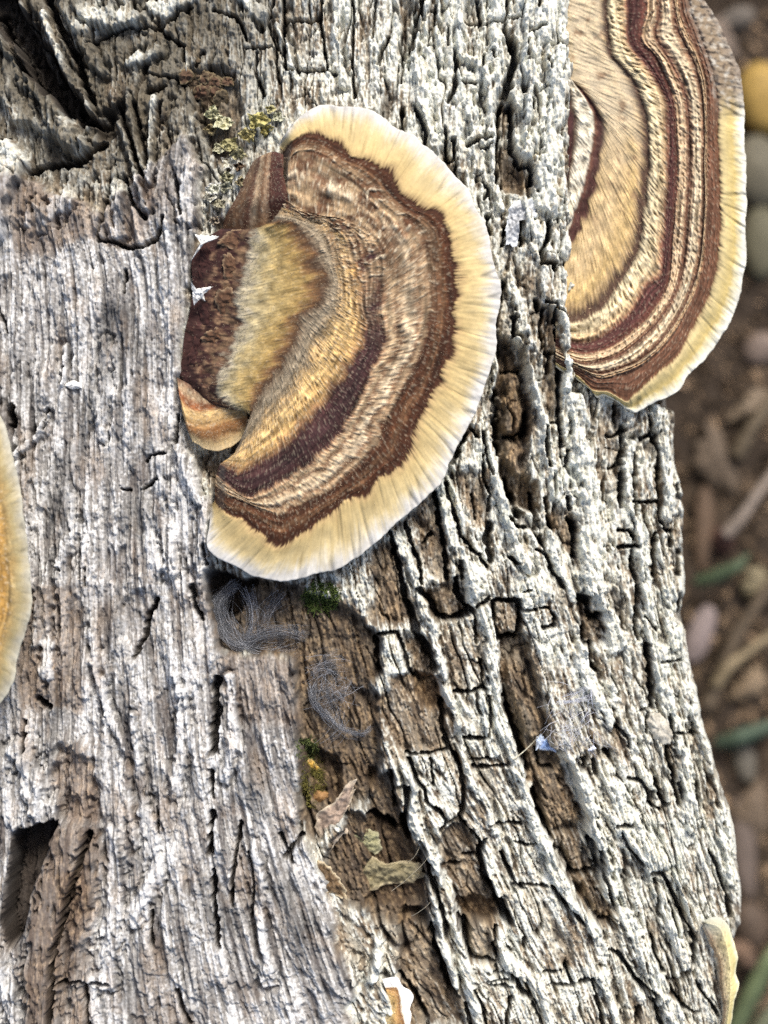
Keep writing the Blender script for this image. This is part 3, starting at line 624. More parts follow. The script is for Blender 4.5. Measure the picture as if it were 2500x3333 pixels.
# ---- fine relief (mm)
RM = ridged(SS / 62 + .35 * fbm(SS / 60, Y / 130, 20, 2), Y / 420, 19, 2)          # long ribs
RB = ridged(SS / 24 + .45 * fbm(SS / 40, Y / 90, 22, 2), Y / 210, 21, 3, 0.6)       # strings of bark along the grain
RB2 = ridged(SS / 13 + RB * 0.4, Y / 62, 24, 3, 0.6)
RF = ridged(SS / 8, Y / 9, 27, 2)                             # crust granules
PIT = sst(.10, .38, fbm(SS / 12, Y / 44, 28, 3)) * sst(-.35, .1, fbm(SS / 90, Y / 120, 29, 2))
swirl = np.exp(-(((FXp - 330) / 230) ** 2 + ((Y - 480) / 260) ** 2))
gx = SS + swirl * 0.55 * (Y - 480) * np.sin((Y - 200) / 300) + 6 * fbm(SS / 60, Y / 240, 30, 2)
RW = ridged(gx / 11, Y / 280, 31, 3, 0.6)                     # wood fibres
RW2 = ridged(gx / 40, Y / 700, 34, 3, 0.6)
RW3 = fbm(gx / 8, Y / 22, 37, 3)
WPIT = sst(.12, .40, fbm(gx / 11, Y / 34, 38, 3)) * sst(-.3, .15, fbm(gx / 100, Y / 160, 39, 2))
MOAT = MOAT * (1 - sst(.2, .6, RIDGE))
hb = 0.85 * (RM - .5) + 0.95 * (RB - 0.5) + 0.60 * (RB2 - 0.5) + 0.18 * RF - 0.85 * PIT
hw = 0.62 * (RW - 0.5) + 1.1 * (RW2 - 0.5) + 0.36 * RW3 + 0.12 * RF - 0.5 * WPIT
fk = fbm(SS / 45, Y / 75, 41, 4)
fw = fbm(gx / 75, Y / 300, 40, 4)
WFL = sst(0, .035, fw) * .7 + sst(.16, .2, fw) * .55 - sst(-.2, -.24, fw) * .7
FLAKE = sst(0.03, 0.09, fk) * 0.35 + sst(.2, .26, fk) * 0.3    # lifted flakes with steps
lc1 = gnoise(SS / 70 + .5 * fbm(SS / 50, Y / 120, 44, 2), Y / 560, 45)
lc2 = gnoise(SS / 46 + .5 * fbm(SS / 40, Y / 90, 46, 2), Y / 330, 47)
LONG = np.maximum(sst(.055, .0, np.abs(lc1)) * sst(-.25, .1, gnoise(SS / 120, Y / 260, 48)), .7 * sst(.06, .0, np.abs(lc2)) * sst(0, .25, gnoise(SS / 90, Y / 200, 49))) * BARK
VCm = VC * sst(0, .3, gnoise(SS / 90, Y / 140, 17)) * (1 - sst(.1, .5, RIDGE))
LONG = LONG * (1 - sst(.1, .5, RIDGE))
HT = np.where(LEVEL < -5, LEVEL, LEVEL * 1.75) + RIDGE * 1.25 - MOAT * 1.3 + BARK * (hb + FLAKE + 0.6 * CELLZ - 1.6 * LONG - 1.1 * VCm - 0.4 * VC2 * 0.5) \
    + WOOD * (hw + FLAKE * 0.9 + WFL) + 0.8 * fbm(U / 330, Y / 380, 43, 2)
HT = HT - CRACK * 1.9
HT = np.where(HT > -5, HT * (1 - .7 * sst(.3, 1.0, TH)), HT)
HT = HT.clip(-11, 5)

# ---- albedo
def mix(a, b, t):
    return a + (np.asarray(b) - a) * np.clip(t, 0, 1)[..., None]


n_f = gnoise(SS / 7, Y / 15, 51)
n_m = fbm(SS / 18, Y / 85, 53, 3)
n_l = fbm(SS / 100, Y / 180, 57, 3)
n_ll = fbm(FXp / 420, Y / 420, 58, 2)
BR1 = (BROWN * (0.8 + .6 * n_m)).clip(0, 1)
cb = np.ones((NY, NU, 3)) * np.array([.30, .285, .235])
cb = mix(cb, (.43, .39, .31), sst(-.15, .3, n_m))
cb = mix(cb, (.20, .14, .085), sst(-.12, .3, fbm(SS / 60, Y / 130, 54, 3) - .7 * RIDGE + .10) * .75)
cb = mix(cb, (.125, .10, .075), sst(.0, .35, -n_m + 0.4 * n_l))
lich = sst(.46, .84, 0.44 + 0.75 * (RB2 - .5) + .85 * (RB - .5) + .4 * (RM - .5) + .45 * n_f + .55 * n_l + .45 * n_ll + PALE - .6 * BROWN.clip(0, 1))
cb = mix(cb, (.72, .73, .66), lich * .92)
cream = sst(.22, .55, n_f + .6 * n_m + .5 * (RB2 - .5) + 0.2 * PALE) * (1 - .7 * BROWN.clip(0, 1))
cb = mix(cb, (.70, .64, .50), cream * .8)
green = sst(.1, .45, n_l + .3 * n_f) * sst(-.1, .3, n_ll)
cb = mix(cb, (.33, .37, .29), green * .4)
brown_c = mix(np.ones((NY, NU, 3)) * np.array([.125, .083, .048]), (.36, .255, .145), sst(-.05, .45, n_f + n_m))
brown_c = mix(brown_c, (.065, .046, .032), sst(.0, .4, -n_m))
cb = cb + (brown_c - cb) * BR1[..., None]
cb = mix(cb, (.055, .043, .033), sst(.14, .42, fbm(SS / 11, Y / 20, 61, 3)) * .8)
cb = mix(cb, (.085, .066, .05), PIT * .6)
TL = sst(1150, 700, FXp + .35 * Y) * sst(720, 480, Y + 60 * n_l)           # old dark knotty bark at the upper left
cb = mix(cb, (.10, .085, .06), TL * sst(-.45, .15, n_l + .5 * n_m - .8 * (PALE - .15)) * .92)
cwd = np.ones((NY, NU, 3)) * np.array([.265, .255, .24])
w_s = fbm(gx / 13, Y / 330, 63, 3)
w_f = gnoise(gx / 6, Y / 20, 66)
w_p = fbm(gx / 80, Y / 230, 67, 3)
w_g = gnoise(SS / 8, Y / 9, 68)
cwd = mix(cwd, (.47, .46, .44), sst(-.1, .3, w_s + .3 * w_g))
cwd = mix(cwd, (.115, .107, .103), sst(.0, .32, -w_s + .35 * w_f - .35 * w_p + .3 * (.5 - RW2)))
wl = sst(.48, .86, .40 + .8 * w_s + .45 * w_f + .35 * w_g + .6 * w_p + .6 * (RW2 - .5) + .5 * (RW - .5) + .75 * PALE - .5 * BROWN.clip(0, 1))
w_b = fbm(gx / 150, Y / 420, 69, 3) + .5 * fbm(FXp / 260, Y / 260, 70, 2)
wl = wl * sst(-.34, .12, w_b + .12)
cwd = cwd * (1 - .34 * sst(.0, .3, -w_b))[..., None]
cwd = mix(cwd, (.66, .66, .65), wl * .86)
tan = sst(.05, .4, fbm(gx / 40, Y / 110, 71, 3) + .25 * (BROWN).clip(0, 1))
cwd = mix(cwd, (.31, .225, .155), tan * .28)
wbr = (BROWN * (.8 + .9 * w_p)).clip(0, .95)
wbc = mix(np.ones((NY, NU, 3)) * np.array([.135, .092, .064]), (.36, .26, .17), sst(-.05, .4, w_f + w_s))
cwd = cwd + (wbc - cwd) * wbr[..., None]
cwd = mix(cwd, (.27, .20, .14), sst(.06, .34, fbm(gx / 110, Y / 330, 72, 3)) * .45)
cwd = mix(cwd, (.10, .08, .07), sst(-.17, -.3, fw) * .55)
cwd = mix(cwd, (.055, .047, .045), sst(.22, .46, fbm(gx / 8, Y / 20, 73, 3)) * .85)
cwd = mix(cwd, (.08, .068, .06), WPIT * .5)
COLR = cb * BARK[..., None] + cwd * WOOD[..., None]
COLR = mix(COLR, (.035, .027, .022), DARK * .9)  # painted shade of the hollows; also deepens furrow and lump browns
inn = sst(.15, .9, CRACK)
COLR = mix(COLR, (.06, .045, .033), sst(.4, .9, np.maximum(LONG, VCm)) * .7)  # smaller cracks: inner bark with crack shade painted in
COLR = mix(COLR, (.06, .044, .032), inn * .62)               # brown inner bark, painted darker to stand for shade in the splits
del cb, cwd, brown_c, wbc

# ---- positions
ang = np.sign(TH) * 1.5 * sst(.55, 1.5, np.abs(TH))
nx, nz = np.sin(ang), np.cos(ang)
eb = sst(.02, .5, np.abs(TH))
HT = HT * (1 - eb) + boxblur(HT, 4) * .7 * eb
# the top plane leans its relief straight up; on the flank it goes outward
zb = Z0 / 1000
fpersp = (CAM_Z - np.maximum(zb, -0.007)) / CAM_Z
PX = (SX - CX) * K * fpersp + nx * HT / 1000
PY = (CY - Y) * K * fpersp + 0.00012 * gnoise(SS / 11, Y / 11, 81)
PZ = zb + nz * HT / 1000
V = np.stack([PX, PY, PZ], -1).reshape(-1, 3)
TOPZ = PZ.copy()


def log_z(sx, sy):
    i = int(np.clip(np.searchsorted(ya, sy), 2, NY - 3))
    j = int(np.clip(np.searchsorted(SX[i, :int(np.argmax(SX[i]))], sx), 2, NU - 3))
    return float(TOPZ[i - 2:i + 3, j - 2:j + 3].mean())


# ---- cut into plates: connected pieces between cracks
bar = (CRACK > 0.45) | (VC > 0.5) | (LONG > .55)
bar |= (np.abs(WOOD - 0.5) < 0.35)


def pieces(cls):
    """connected pieces of equal class on a grid (4-neighbours)"""
    out = np.arange(cls.size, dtype=np.int64).reshape(cls.shape)
    segs = []
    for axx in (0, 1):
        d = np.zeros(cls.shape, np.int64)
        if axx == 0:
            d[1:] = cls[1:] != cls[:-1]
        else:
            d[:, 1:] = cls[:, 1:] != cls[:, :-1]
        f = np.cumsum(d, axis=axx)
        segs.append((f << 32, (f.max() - np.flip(f, axx)) << 32))
    for it in range(120):
        old = out
        for axx in (0, 1):
            k = np.maximum.accumulate(segs[axx][0] + out, axis=axx) & 0xffffffff
            k = np.flip(np.maximum.accumulate(segs[axx][1] + np.flip(k, axx), axis=axx) & 0xffffffff, axx)
            out = np.ascontiguousarray(k)
        if np.array_equal(out, old):
            break
    return out


lab = np.where(bar, 0, pieces(bar.astype(np.int8)) + 1)
for it in range(4):                                            # let plates run down into their cracks
    l = lab.copy()
    for axx, sgn in ((0, 1), (0, -1), (1, 1), (1, -1)):
        r = np.roll(lab, sgn, axis=axx)
        l = np.where(l == 0, r, l)
    lab = l
uq, inv, cnt = np.unique(lab, return_inverse=True, return_counts=True)
inv = inv.reshape(lab.shape)
q = np.arange(NY * NU).reshape(NY, NU)
faces = np.stack([q[:-1, :-1], q[1:, :-1], q[1:, 1:], q[:-1, 1:]], -1).reshape(-1, 4)
flab = inv[:-1, :-1].reshape(-1)
woodf = (WOOD[:-1, :-1] > 0.5).reshape(-1)
big = cnt.copy()
big[uq == 0] = 0
order = [k for k in np.argsort(-big)[:255] if big[k] > 150]
log = empty('fallen_log')
tag(log, 'weathered grey log with cracked bark on its right and bare fibrous wood on its left', 'log')
keep = np.full(len(uq), -1)
for n_, k in enumerate(order):
    keep[k] = n_
fl = keep[flab]
fp = pieces(fl.reshape(NY - 1, NU - 1)).reshape(-1)            # a plate stays one piece; stray crumbs join the inner bark
pu, pinv, pc_ = np.unique(fp, return_inverse=True, return_counts=True)
plab = np.full(len(pu), -1)
plab[pinv] = fl
best = {}
for i_, l_ in enumerate(plab):
    if l_ >= 0 and pc_[i_] > best.get(l_, (0, 0))[0]:
        best[l_] = (pc_[i_], i_)
okp = np.zeros(len(pu), bool)
okp[[v[1] for v in best.values()]] = True
fl = np.where(okp[pinv], fl, -1)
srt = np.argsort(fl, kind='stable')
bounds = np.searchsorted(fl[srt], np.arange(-1, len(order) + 1))
Cflat = COLR.reshape(-1, 3)
for n_ in range(-1, len(order)):
    fi = srt[bounds[n_ + 1]:bounds[n_ + 2]]
    if not len(fi):
        continue
    f = faces[fi]
    u_, iv = np.unique(f, return_inverse=True)
    if n_ < 0:
        nm = 'inner_bark'
    else:
        nm = 'bare_wood' if woodf[fi].mean() > 0.5 else 'bark_plate'
    o = mesh_obj(nm, V[u_], iv.reshape(-1, 4), M_BARK, log, Cflat[u_])
    if n_ < 0:
        o['kind'] = 'stuff'
# sawn-off far ends so that the log is closed
for row, sgn in ((0, 1), (NY - 1, -1)):
    ring = V.reshape(NY, NU, 3)[row]
    low = ring.copy()
    low[:, 2] = -0.11
    vv = np.concatenate([ring, low])
    n = len(ring)
    ff = np.stack([np.arange(n - 1), np.arange(1, n), np.arange(1, n) + n, np.arange(n - 1) + n], -1)
    mesh_obj('cut_end', vv, ff, M_BARK, log, np.ones((len(vv), 3)) * np.array([.3, .23, .15]))

# ------------------------------------------------------------------ bracket fungi
def smooth_line(p, n):
    p = np.asarray(p, float)
    pp = np.vstack([2 * p[0] - p[1], p, 2 * p[-1] - p[-2]])
    out = []
    for i in range(1, len(pp) - 2):
        a, b, c, d = pp[i - 1:i + 3]
        t = np.linspace(0, 1, 24, endpoint=False)[:, None]
        out.append(0.5 * ((2 * b) + (c - a) * t + (2 * a - 5 * b + 4 * c - d) * t ** 2 + (3 * b - a - 3 * c + d) * t ** 3))
    out = np.vstack(out + [p[-1:]])
    s = np.concatenate([[0], np.cumsum(np.hypot(*np.diff(out, axis=0).T))])
    t = np.linspace(0, s[-1], n)
    return np.stack([np.interp(t, s, out[:, 0]), np.interp(t, s, out[:, 1])], -1)


def ramp(q, stops):
    qs = np.array([s[0] for s in stops])
    cs = np.array([s[1] for s in stops])
    return np.stack([np.interp(q, qs, cs[:, i]) for i in range(3)], -1)


def fan_surface(zone, contours, zmm, stops, nt, nr, seed, wob=0.23, streak=0.10, wrinkle=0.06, arcs=90.0, mott=0.18, rimwob=8.0, taper=(0, 0), calm=0.0, patchy=0.0, cq=2.0):
    lines = np.stack([smooth_line(Z(zone, c), nt) for c in contours])      # (k, nt, 2)
    k = len(contours)
    qv = np.linspace(0, k - 1, nr)
    i = np.clip(qv.astype(int), 0, k - 2)
    f = (qv - i)[:, None, None]
    P = lines[i] * (1 - f) + lines[i + 1] * f                              # (nr, nt, 2)
    P = 0.5 * P + 0.25 * np.concatenate([P[:1], P[:-1]]) + 0.25 * np.concatenate([P[1:], P[-1:]])
    t = np.linspace(0, 1, nt)
    T, Q = np.meshgrid(t, qv)
    span = np.hypot(*np.diff(lines[-1], axis=0).T).sum() / 1000.0          # rim length in thousands of px
    A = T * span * arcs / 2.5
    # ragged outline
    cen = P[0].mean(0)
    dirv = P - cen
    dirv /= np.maximum(np.linalg.norm(dirv, axis=-1, keepdims=True), 1)
    w = (rimwob * fbm(A * 0.35, 0 * A, seed + 2, 3) * 1.6 + 3 * gnoise(A * 1.6, 0 * A, seed + 3)) * sst(k - 2.6, k - 1, Q)
    P = P + dirv * w[..., None]
    zz = np.interp(Q, np.arange(k), zmm)
    zz = boxblur(zz, 2)
    zz = zz + wrinkle * sst(cq - .2, cq + .9, Q) * (gnoise(A * 1.1, Q * 0.9, seed) * 1.6 + gnoise(A * 2.6, Q * 1.2, seed + 1)) + 0.35 * gnoise(A * .11, Q * .5, seed + 5)
    zz = zz - taper[0] * sst(.03, 0, T) ** 2 - taper[1] * sst(.97, 1, T) ** 2
    calmw = 1 - calm * sst(cq + .2, cq - .8, Q)
    qc = Q + wob * (calmw * fbm(A * 0.32, Q * 1.1, seed + 7, 3) + (1 - calmw) * 1.3 * fbm(P[..., 0] / 38, P[..., 1] / 38, seed + 8, 4)) * 1.6 + calmw * streak * (gnoise(A * 3.2, Q * 1.5, seed + 9) * 1.5 + 1.2 * gnoise(A * 7.5, Q * 2.5, seed + 10))
    C = ramp(qc, stops)
    if patchy:
        pt = patchy * sst(.50, .18, T) * sst(2.4, 3.2, Q) * sst(6.6, 6.0, Q)
        pn = fbm(A * .25, Q * 1.1, seed + 21, 4)
        C = C + (np.array([.36, .25, .14]) - C) * (pt * sst(-.25, .1, pn))[..., None]
        C = C + (np.array([.095, .042, .02]) - C) * (pt * sst(-.08, .12, fbm(P[..., 0] / 75, P[..., 1] / 60, seed + 23, 4)))[..., None]
        C = C + (np.array([.56, .47, .33]) - C) * (pt * sst(.12, .3, fbm(A * .8, Q * 3, seed + 25, 3)))[..., None]
    cw = sst(cq, cq + (1.2 if cq < 2.5 else .25), Q) if calm else 1.0
    m = fbm(A * 1.0, Q * 5, seed + 11, 3) * cw + fbm(P[..., 0] / 26, P[..., 1] / 26, seed + 12, 3) * (1 - cw)
    fine = gnoise(A * 3.6, Q * 7.0, seed + 13) * cw + gnoise(P[..., 0] / 7, P[..., 1] / 7, seed + 14) * (1 - cw)
    fz = (.35 + .65 * sst(cq - .3, cq + .4, Q)) * sst(.9, 1.4, Q) * sst(k - 2.0, k - 2.25, Q) if calm else sst(k - 2.0, k - 2.2, Q) * .8
    ring = gnoise(Q * 7.0 + .25 * gnoise(A * .35, Q, seed + 51), A * .10, seed + 52) + .6 * gnoise(Q * 15 + .3 * gnoise(A * .6, Q, seed + 53), A * .16, seed + 54)
    rw = sst(cq - .1, cq + .6, Q) * sst(k - 2.0, k - 2.3, Q)
    C = C * (1 + .95 * ring * rw)[..., None]
    zz = zz + .16 * ring * rw
    lumc = C.mean(-1)
    iso1 = gnoise(P[..., 0] / 10, P[..., 1] / 10, seed + 45)
    iso2 = gnoise(P[..., 0] / 11, P[..., 1] / 11, seed + 46)
    cwf = sst(cq, cq + .3, Q) if calm else 1.0
    pale_f = sst(.16, .42, (gnoise(A * 2.6, Q * 5.5, seed + 41) + .5 * iso1) * cwf + iso1 * (1 - cwf)) * fz * (.35 + .65 * sst(.05, .16, lumc))
    dark_f = sst(.14, .40, gnoise(A * 2.3, Q * 5.0, seed + 43) * cwf + iso2 * (1 - cwf)) * fz * sst(.12, .3, lumc)
    C = C + (np.array([.60, .51, .36]) - C) * (.46 * pale_f)[..., None]
    C = C + (np.array([.10, .055, .03]) - C) * (.60 * dark_f)[..., None]
    zz = zz + .05 * pale_f - .05 * dark_f
    lines_ = sst(.07, .0, np.abs(gnoise(A * .55, Q * .35, seed + 31))) * sst(k - 2.1, k - 1.8, Q) * sst(-.2, .2, gnoise(A * .9, Q * .8, seed + 32))
    zz = zz - .10 * lines_
    C = C * (1 - .30 * lines_)[..., None]
    mott = mott * (1 - .6 * sst(k - 2.1, k - 1.9, Q))
    fine = fine * (1 - .6 * sst(k - 2.1, k - 1.9, Q))
    C = C * (1 + .45 * fbm(P[..., 0] / 80, P[..., 1] / 80, seed + 63, 3) * sst(k - 2, k - 1.8, Q))[..., None]
    isov = fbm(P[..., 0] / 34, P[..., 1] / 34, seed + 61, 4)
    C = C * (1 + .85 * isov * sst(k - 1.9, k - 2.1, Q) * (1 + .5 * sst(cq, cq - .3, Q)))[..., None]
    C = C * (1 + mott * 2.0 * m + 0.34 * fine)[..., None]
    return dict(P=P, z=zz / 1000.0, C=C, Q=Q, T=T, A=A, lines=lines, k=k, seed=seed)


def fan_part(name, F, q0, q1, mat, parent, extra_rim=None):
    rows = np.where((F['Q'][:, 0] >= q0 - 1e-6) & (F['Q'][:, 0] <= q1 + 1e-6))[0]
    if rows[-1] + 1 < len(F['Q']) and q1 < F['k'] - 1:
        rows = np.append(rows, rows[-1] + 1)
    P, z, C = F['P'][rows], F['z'][rows], F['C'][rows]
    if extra_rim is not None:                                             # rolled edge going down and in
        inward = F['P'][-1] - F['P'][-6]
        inward = inward / np.maximum(np.linalg.norm(inward, axis=-1, keepdims=True), 1e-6)
        addP, addz, addC = [], [], []
        for off, dz in extra_rim:
            addP.append(F['P'][-1] + inward * off)
            addz.append(F['z'][-1] + dz / 1000)
            addC.append(C[-1] * .95)
        P = np.concatenate([P, np.array(addP)])
        z = np.concatenate([z, np.array(addz)])
        C = np.concatenate([C, np.array(addC)])
    nr, nt = z.shape
    W = S2W(P[..., 0], P[..., 1], z)
    qq = np.arange(nr * nt).reshape(nr, nt)
    fc = np.stack([qq[:-1, :-1], qq[:-1, 1:], qq[1:, 1:], qq[1:, :-1]], -1).reshape(-1, 4)
    # make faces look up
    a, b, c = (W.reshape(-1, 3)[fc[:, i]] for i in range(3))
    if np.cross(b - a, c - a)[:, 2].mean() < 0:
        fc = fc[:, ::-1]
    return mesh_obj(name, W.reshape(-1, 3), fc, mat, parent, C.reshape(-1, 3))


def underside(F, parent, base_z, col=(.72, .66, .52)):
    """the pore surface: from the rim back under the cap to where it grows from the log"""
    nr0, nt0 = F['z'].shape
    ri = np.linspace(nr0 - 3, 0, 26).astype(int)
    ci = np.linspace(int(nt0 * .012), int(nt0 * .988), 220).astype(int)
    P = F['P'][ri][:, ci]
    t = np.linspace(0, 1, len(ri))[:, None]
    z = np.minimum((F['z'][-1][ci][None] - 0.0007) * (1 - t) + base_z / 1000 * t, F['z'][ri][:, ci] - 0.0007)
    W = S2W(P[..., 0], P[..., 1], z)
    nr, nt = z.shape
    qq = np.arange(nr * nt).reshape(nr, nt)
    fc = np.stack([qq[:-1, :-1], qq[1:, :-1], qq[1:, 1:], qq[:-1, 1:]], -1).reshape(-1, 4)
    return mesh_obj('pore_surface', W.reshape(-1, 3), fc, M_RIM, parent, np.ones((nr * nt, 3)) * np.array(col))


def hairs(F, parent, n, dens, lmm=(0.14, 0.38), seed=1, lift=0.5, wmm=0.030, lighten=0.42):
    r = np.random.default_rng(seed)
    k = F['k']
    nr, nt = F['z'].shape
    qi = r.random(n * 4) * (k - 1.02)
    ok = r.random(n * 4) < np.interp(qi, dens[0], dens[1])
    qi = qi[ok][:n]
    n = len(qi)
    ri = (qi / (k - 1) * (nr - 1)).astype(int)
    ti = r.integers(2, nt - 2, n)
    base = S2W(F['P'][ri, ti, 0], F['P'][ri, ti, 1], F['z'][ri, ti])
    r2 = np.minimum(ri + 3, nr - 1)
    r1 = np.maximum(ri - 3, 0)
    d = S2W(F['P'][r2, ti, 0], F['P'][r2, ti, 1], F['z'][r2, ti]) - S2W(F['P'][r1, ti, 0], F['P'][r1, ti, 1], F['z'][r1, ti])
    d /= np.maximum(np.linalg.norm(d, axis=1, keepdims=True), 1e-9)
    d = d + r.normal(0, 1.0, d.shape)
    d[:, 2] = np.abs(d[:, 2]) * 0.5 + lift * r.random(n)
    d /= np.linalg.norm(d, axis=1, keepdims=True)
    L = (lmm[0] + (lmm[1] - lmm[0]) * r.random(n)) / 1000
    tip = base + d * L[:, None]
    side = np.stack([-d[:, 1], d[:, 0], 0 * d[:, 0]], -1)
    side /= np.maximum(np.linalg.norm(side, axis=1, keepdims=True), 1e-9)
    wv = side * (wmm / 2000)
    mid = base + d * L[:, None] * 0.55 + np.array([0, 0, 1]) * (0.12 * L[:, None])
    v = np.stack([base - wv, base + wv, mid + wv * .8, tip, mid - wv * .8], 1).reshape(-1, 3)
    o5 = np.arange(n)[:, None] * 5
    f = np.concatenate([o5 + np.array([[0, 1, 2]]), o5 + np.array([[0, 2, 4]]), o5 + np.array([[4, 2, 3]])])
    rc = np.maximum(ri - int(nr * 0.03), 0)
    c = F['C'][rc, ti] * (1 - lighten) + np.array([.52, .44, .31]) * lighten * (0.6 + .8 * r.random((n, 1)))
    o = mesh_obj('velvet_hair', v, f, M_HAIR, parent, np.repeat(c, 5, axis=0), smooth=False)
    o['kind'] = 'stuff'
    return o


RIM_ROLL = [(1.5, -0.10), (1.0, -0.28), (-3, -0.5), (-10, -0.7)]
# ---- the main bracket
main = empty('bracket_fungus')
tag(main, 'brown and gold banded bracket fungus with cream rim, whole, in the middle of the log', 'fungus', 'bracket fungi growing on the log')
mc = [
    [(290, 640), (200, 700), (160, 780), (165, 900), (150, 1000), (130, 1080), (120, 1180), (110, 1260), (150, 1310), (200, 1370), (280, 1420)],
    [(430, 640), (425, 760), (400, 830), (365, 950), (385, 1060), (330, 1180), (280, 1290), (295, 1370), (380, 1420)],
    [(500, 615), (590, 620), (655, 700), (715, 810), (735, 865), (690, 960), (615, 1015), (600, 1100), (540, 1210), (470, 1300), (430, 1380), (410, 1440)],
    [(520, 560), (640, 600), (740, 640), (790, 800), (800, 950), (760, 1050), (700, 1150), (640, 1260), (570, 1360), (500, 1440), (420, 1530), (340, 1600)],
    [(525, 540), (640, 588), (760, 622), (845, 690), (868, 790), (885, 870), (885, 960), (900, 1050), (880, 1150), (830, 1230), (780, 1310), (720, 1390), (650, 1460), (590, 1530), (510, 1600), (420, 1650), (350, 1680), (280, 1640)],
    [(530, 500), (620, 555), (700, 585), (800, 600), (900, 650), (960, 720), (985, 800), (975, 900), (965, 980), (980, 1080), (970, 1150), (930, 1240), (890, 1330), (840, 1420), (780, 1510), (720, 1590), (640, 1650), (560, 1700), (480, 1750), (400, 1780), (340, 1750), (265, 1690)],
    [(550, 420), (590, 335), (660, 320), (720, 345), (790, 390), (850, 430), (930, 500), (1000, 560), (1080, 620), (1140, 680), (1160, 780), (1170, 880), (1170, 980), (1160, 1080), (1130, 1180), (1090, 1260), (1050, 1340), (1000, 1420), (960, 1520), (900, 1610), (830, 1680), (760, 1740), (650, 1800), (540, 1850), (460, 1830), (390, 1800), (320, 1770), (262, 1735)],
    [(545, 310), (595, 270), (640, 245), (700, 250), (780, 280), (830, 320), (870, 340), (940, 365), (1000, 410), (1030, 460), (1075, 520), (1140, 560), (1200, 580), (1250, 630), (1260, 700), (1275, 800), (1280, 900), (1280, 1000), (1270, 1100), (1245, 1200), (1215, 1290), (1170, 1370), (1120, 1460), (1085, 1560), (1055, 1640), (980, 1690), (900, 1760), (820, 1800), (720, 1870), (640, 1930), (560, 1975), (480, 1955), (420, 1910), (370, 1870), (320, 1860), (258, 1800)],
    [(525, 295), (560, 240), (600, 190), (650, 150), (720, 115), (800, 125), (880, 130), (960, 165), (1030, 215), (1110, 255), (1180, 320), (1260, 400), (1330, 480), (1370, 560), (1410, 640), (1430, 720), (1445, 800), (1470, 880), (1465, 960), (1450, 1050), (1450, 1150), (1430, 1230), (1400, 1320), (1370, 1400), (1330, 1480), (1290, 1560), (1260, 1620), (1230, 1700), (1180, 1760), (1130, 1810), (1060, 1860), (1000, 1920), (930, 1980), (860, 2040), (760, 2090), (680, 2110), (580, 2135), (500, 2130), (420, 2110), (340, 2070), (260, 2030), (225, 1980), (236, 1900), (245, 1815)],
]
m_stops = [(0, (.055, .022, .016)), (.25, (.05, .02, .018)), (.42, (.20, .12, .07)), (.55, (.07, .03, .02)), (.72, (.16, .10, .055)), (.86, (.10, .055, .035)),
           (.97, (.40, .35, .25)), (1.15, (.36, .30, .17)), (1.4, (.36, .265, .11)), (1.7, (.31, .205, .07)), (1.88, (.16, .085, .035)), (2.02, (.06, .03, .016)),
           (2.2, (.15, .11, .07)), (2.5, (.27, .22, .15)), (2.75, (.21, .155, .09)), (2.95, (.44, .30, .14)), (3.25, (.58, .40, .17)), (3.6, (.48, .31, .12)),
           (3.9, (.22, .12, .055)), (4.08, (.045, .018, .016)), (4.5, (.038, .017, .017)), (4.93, (.036, .014, .012)), (5.04, (.28, .17, .095)), (5.18, (.46, .34, .20)),
           (5.3, (.12, .06, .032)), (5.4, (.42, .31, .19)), (5.6, (.56, .45, .30)), (5.74, (.16, .085, .045)), (5.86, (.36, .25, .145)), (6.03, (.06, .024, .011)),
           (6.3, (.055, .02, .008)), (6.48, (.12, .06, .028)), (6.62, (.055, .02, .008)), (6.97, (.042, .014, .006)), (7.05, (.40, .28, .13)), (7.2, (.50, .375, .17)), (7.55, (.53, .42, .215)),
           (7.74, (.55, .48, .33)), (7.9, (.56, .535, .48)), (8.2, (.60, .585, .56))]
FM = fan_surface('P', mc, [1.6, 5.2, 7.1, 6.3, 6.5, 6.3, 6.5, 6.2, 5.0], m_stops, 900, 230, 100, taper=(3.0, 4.2), calm=.8, patchy=.9, streak=.075)
# concentric ridges: dark zones sit lower than the pale ones
lum = FM['C'].mean(-1)
FM['z'] = FM['z'] + (boxblur(lum, 2) - boxblur(lum, 9)) * 0.0018
px_, py_ = FM['P'][..., 0], FM['P'][..., 1]
ft = sst(1.0, .8, FM['Q'])
FM['z'] += ft * 0.0007 * fbm(px_ / 40, py_ / 34, 140, 3)
FM['C'] = mix(FM['C'], (.036, .014, .012), ft * sst(.12, -.12, fbm(px_ / 42, py_ / 34, 142, 3) + .25 * (FM['Q'] - .55)))
FM['C'] = mix(FM['C'], (.24, .15, .085), ft * sst(.08, .3, fbm(px_ / 36, py_ / 26, 144, 3)) * sst(.3, .6, FM['Q']))
fan_part('frilled_foot', FM, 0, 0.9, M_CAP, main)
fan_part('velvet_centre', FM, 0.9, 2.0, M_CAP, main)
fan_part('zoned_cap', FM, 2.0, 7.0, M_CAP, main)
fan_part('pale_margin', FM, 7.0, 8.0, M_RIM, main, RIM_ROLL)
underside(FM, main, -0.3)
hairs(FM, main, 9500, ([0, .8, 1, 2, 3, 3.8, 4, 4.8, 5.1, 5.6, 6, 6.8, 7.0, 8], [.10, .06, .07, .3, .9, .3, .08, .05, .7, .7, .3, .15, .02, 0]), seed=3)


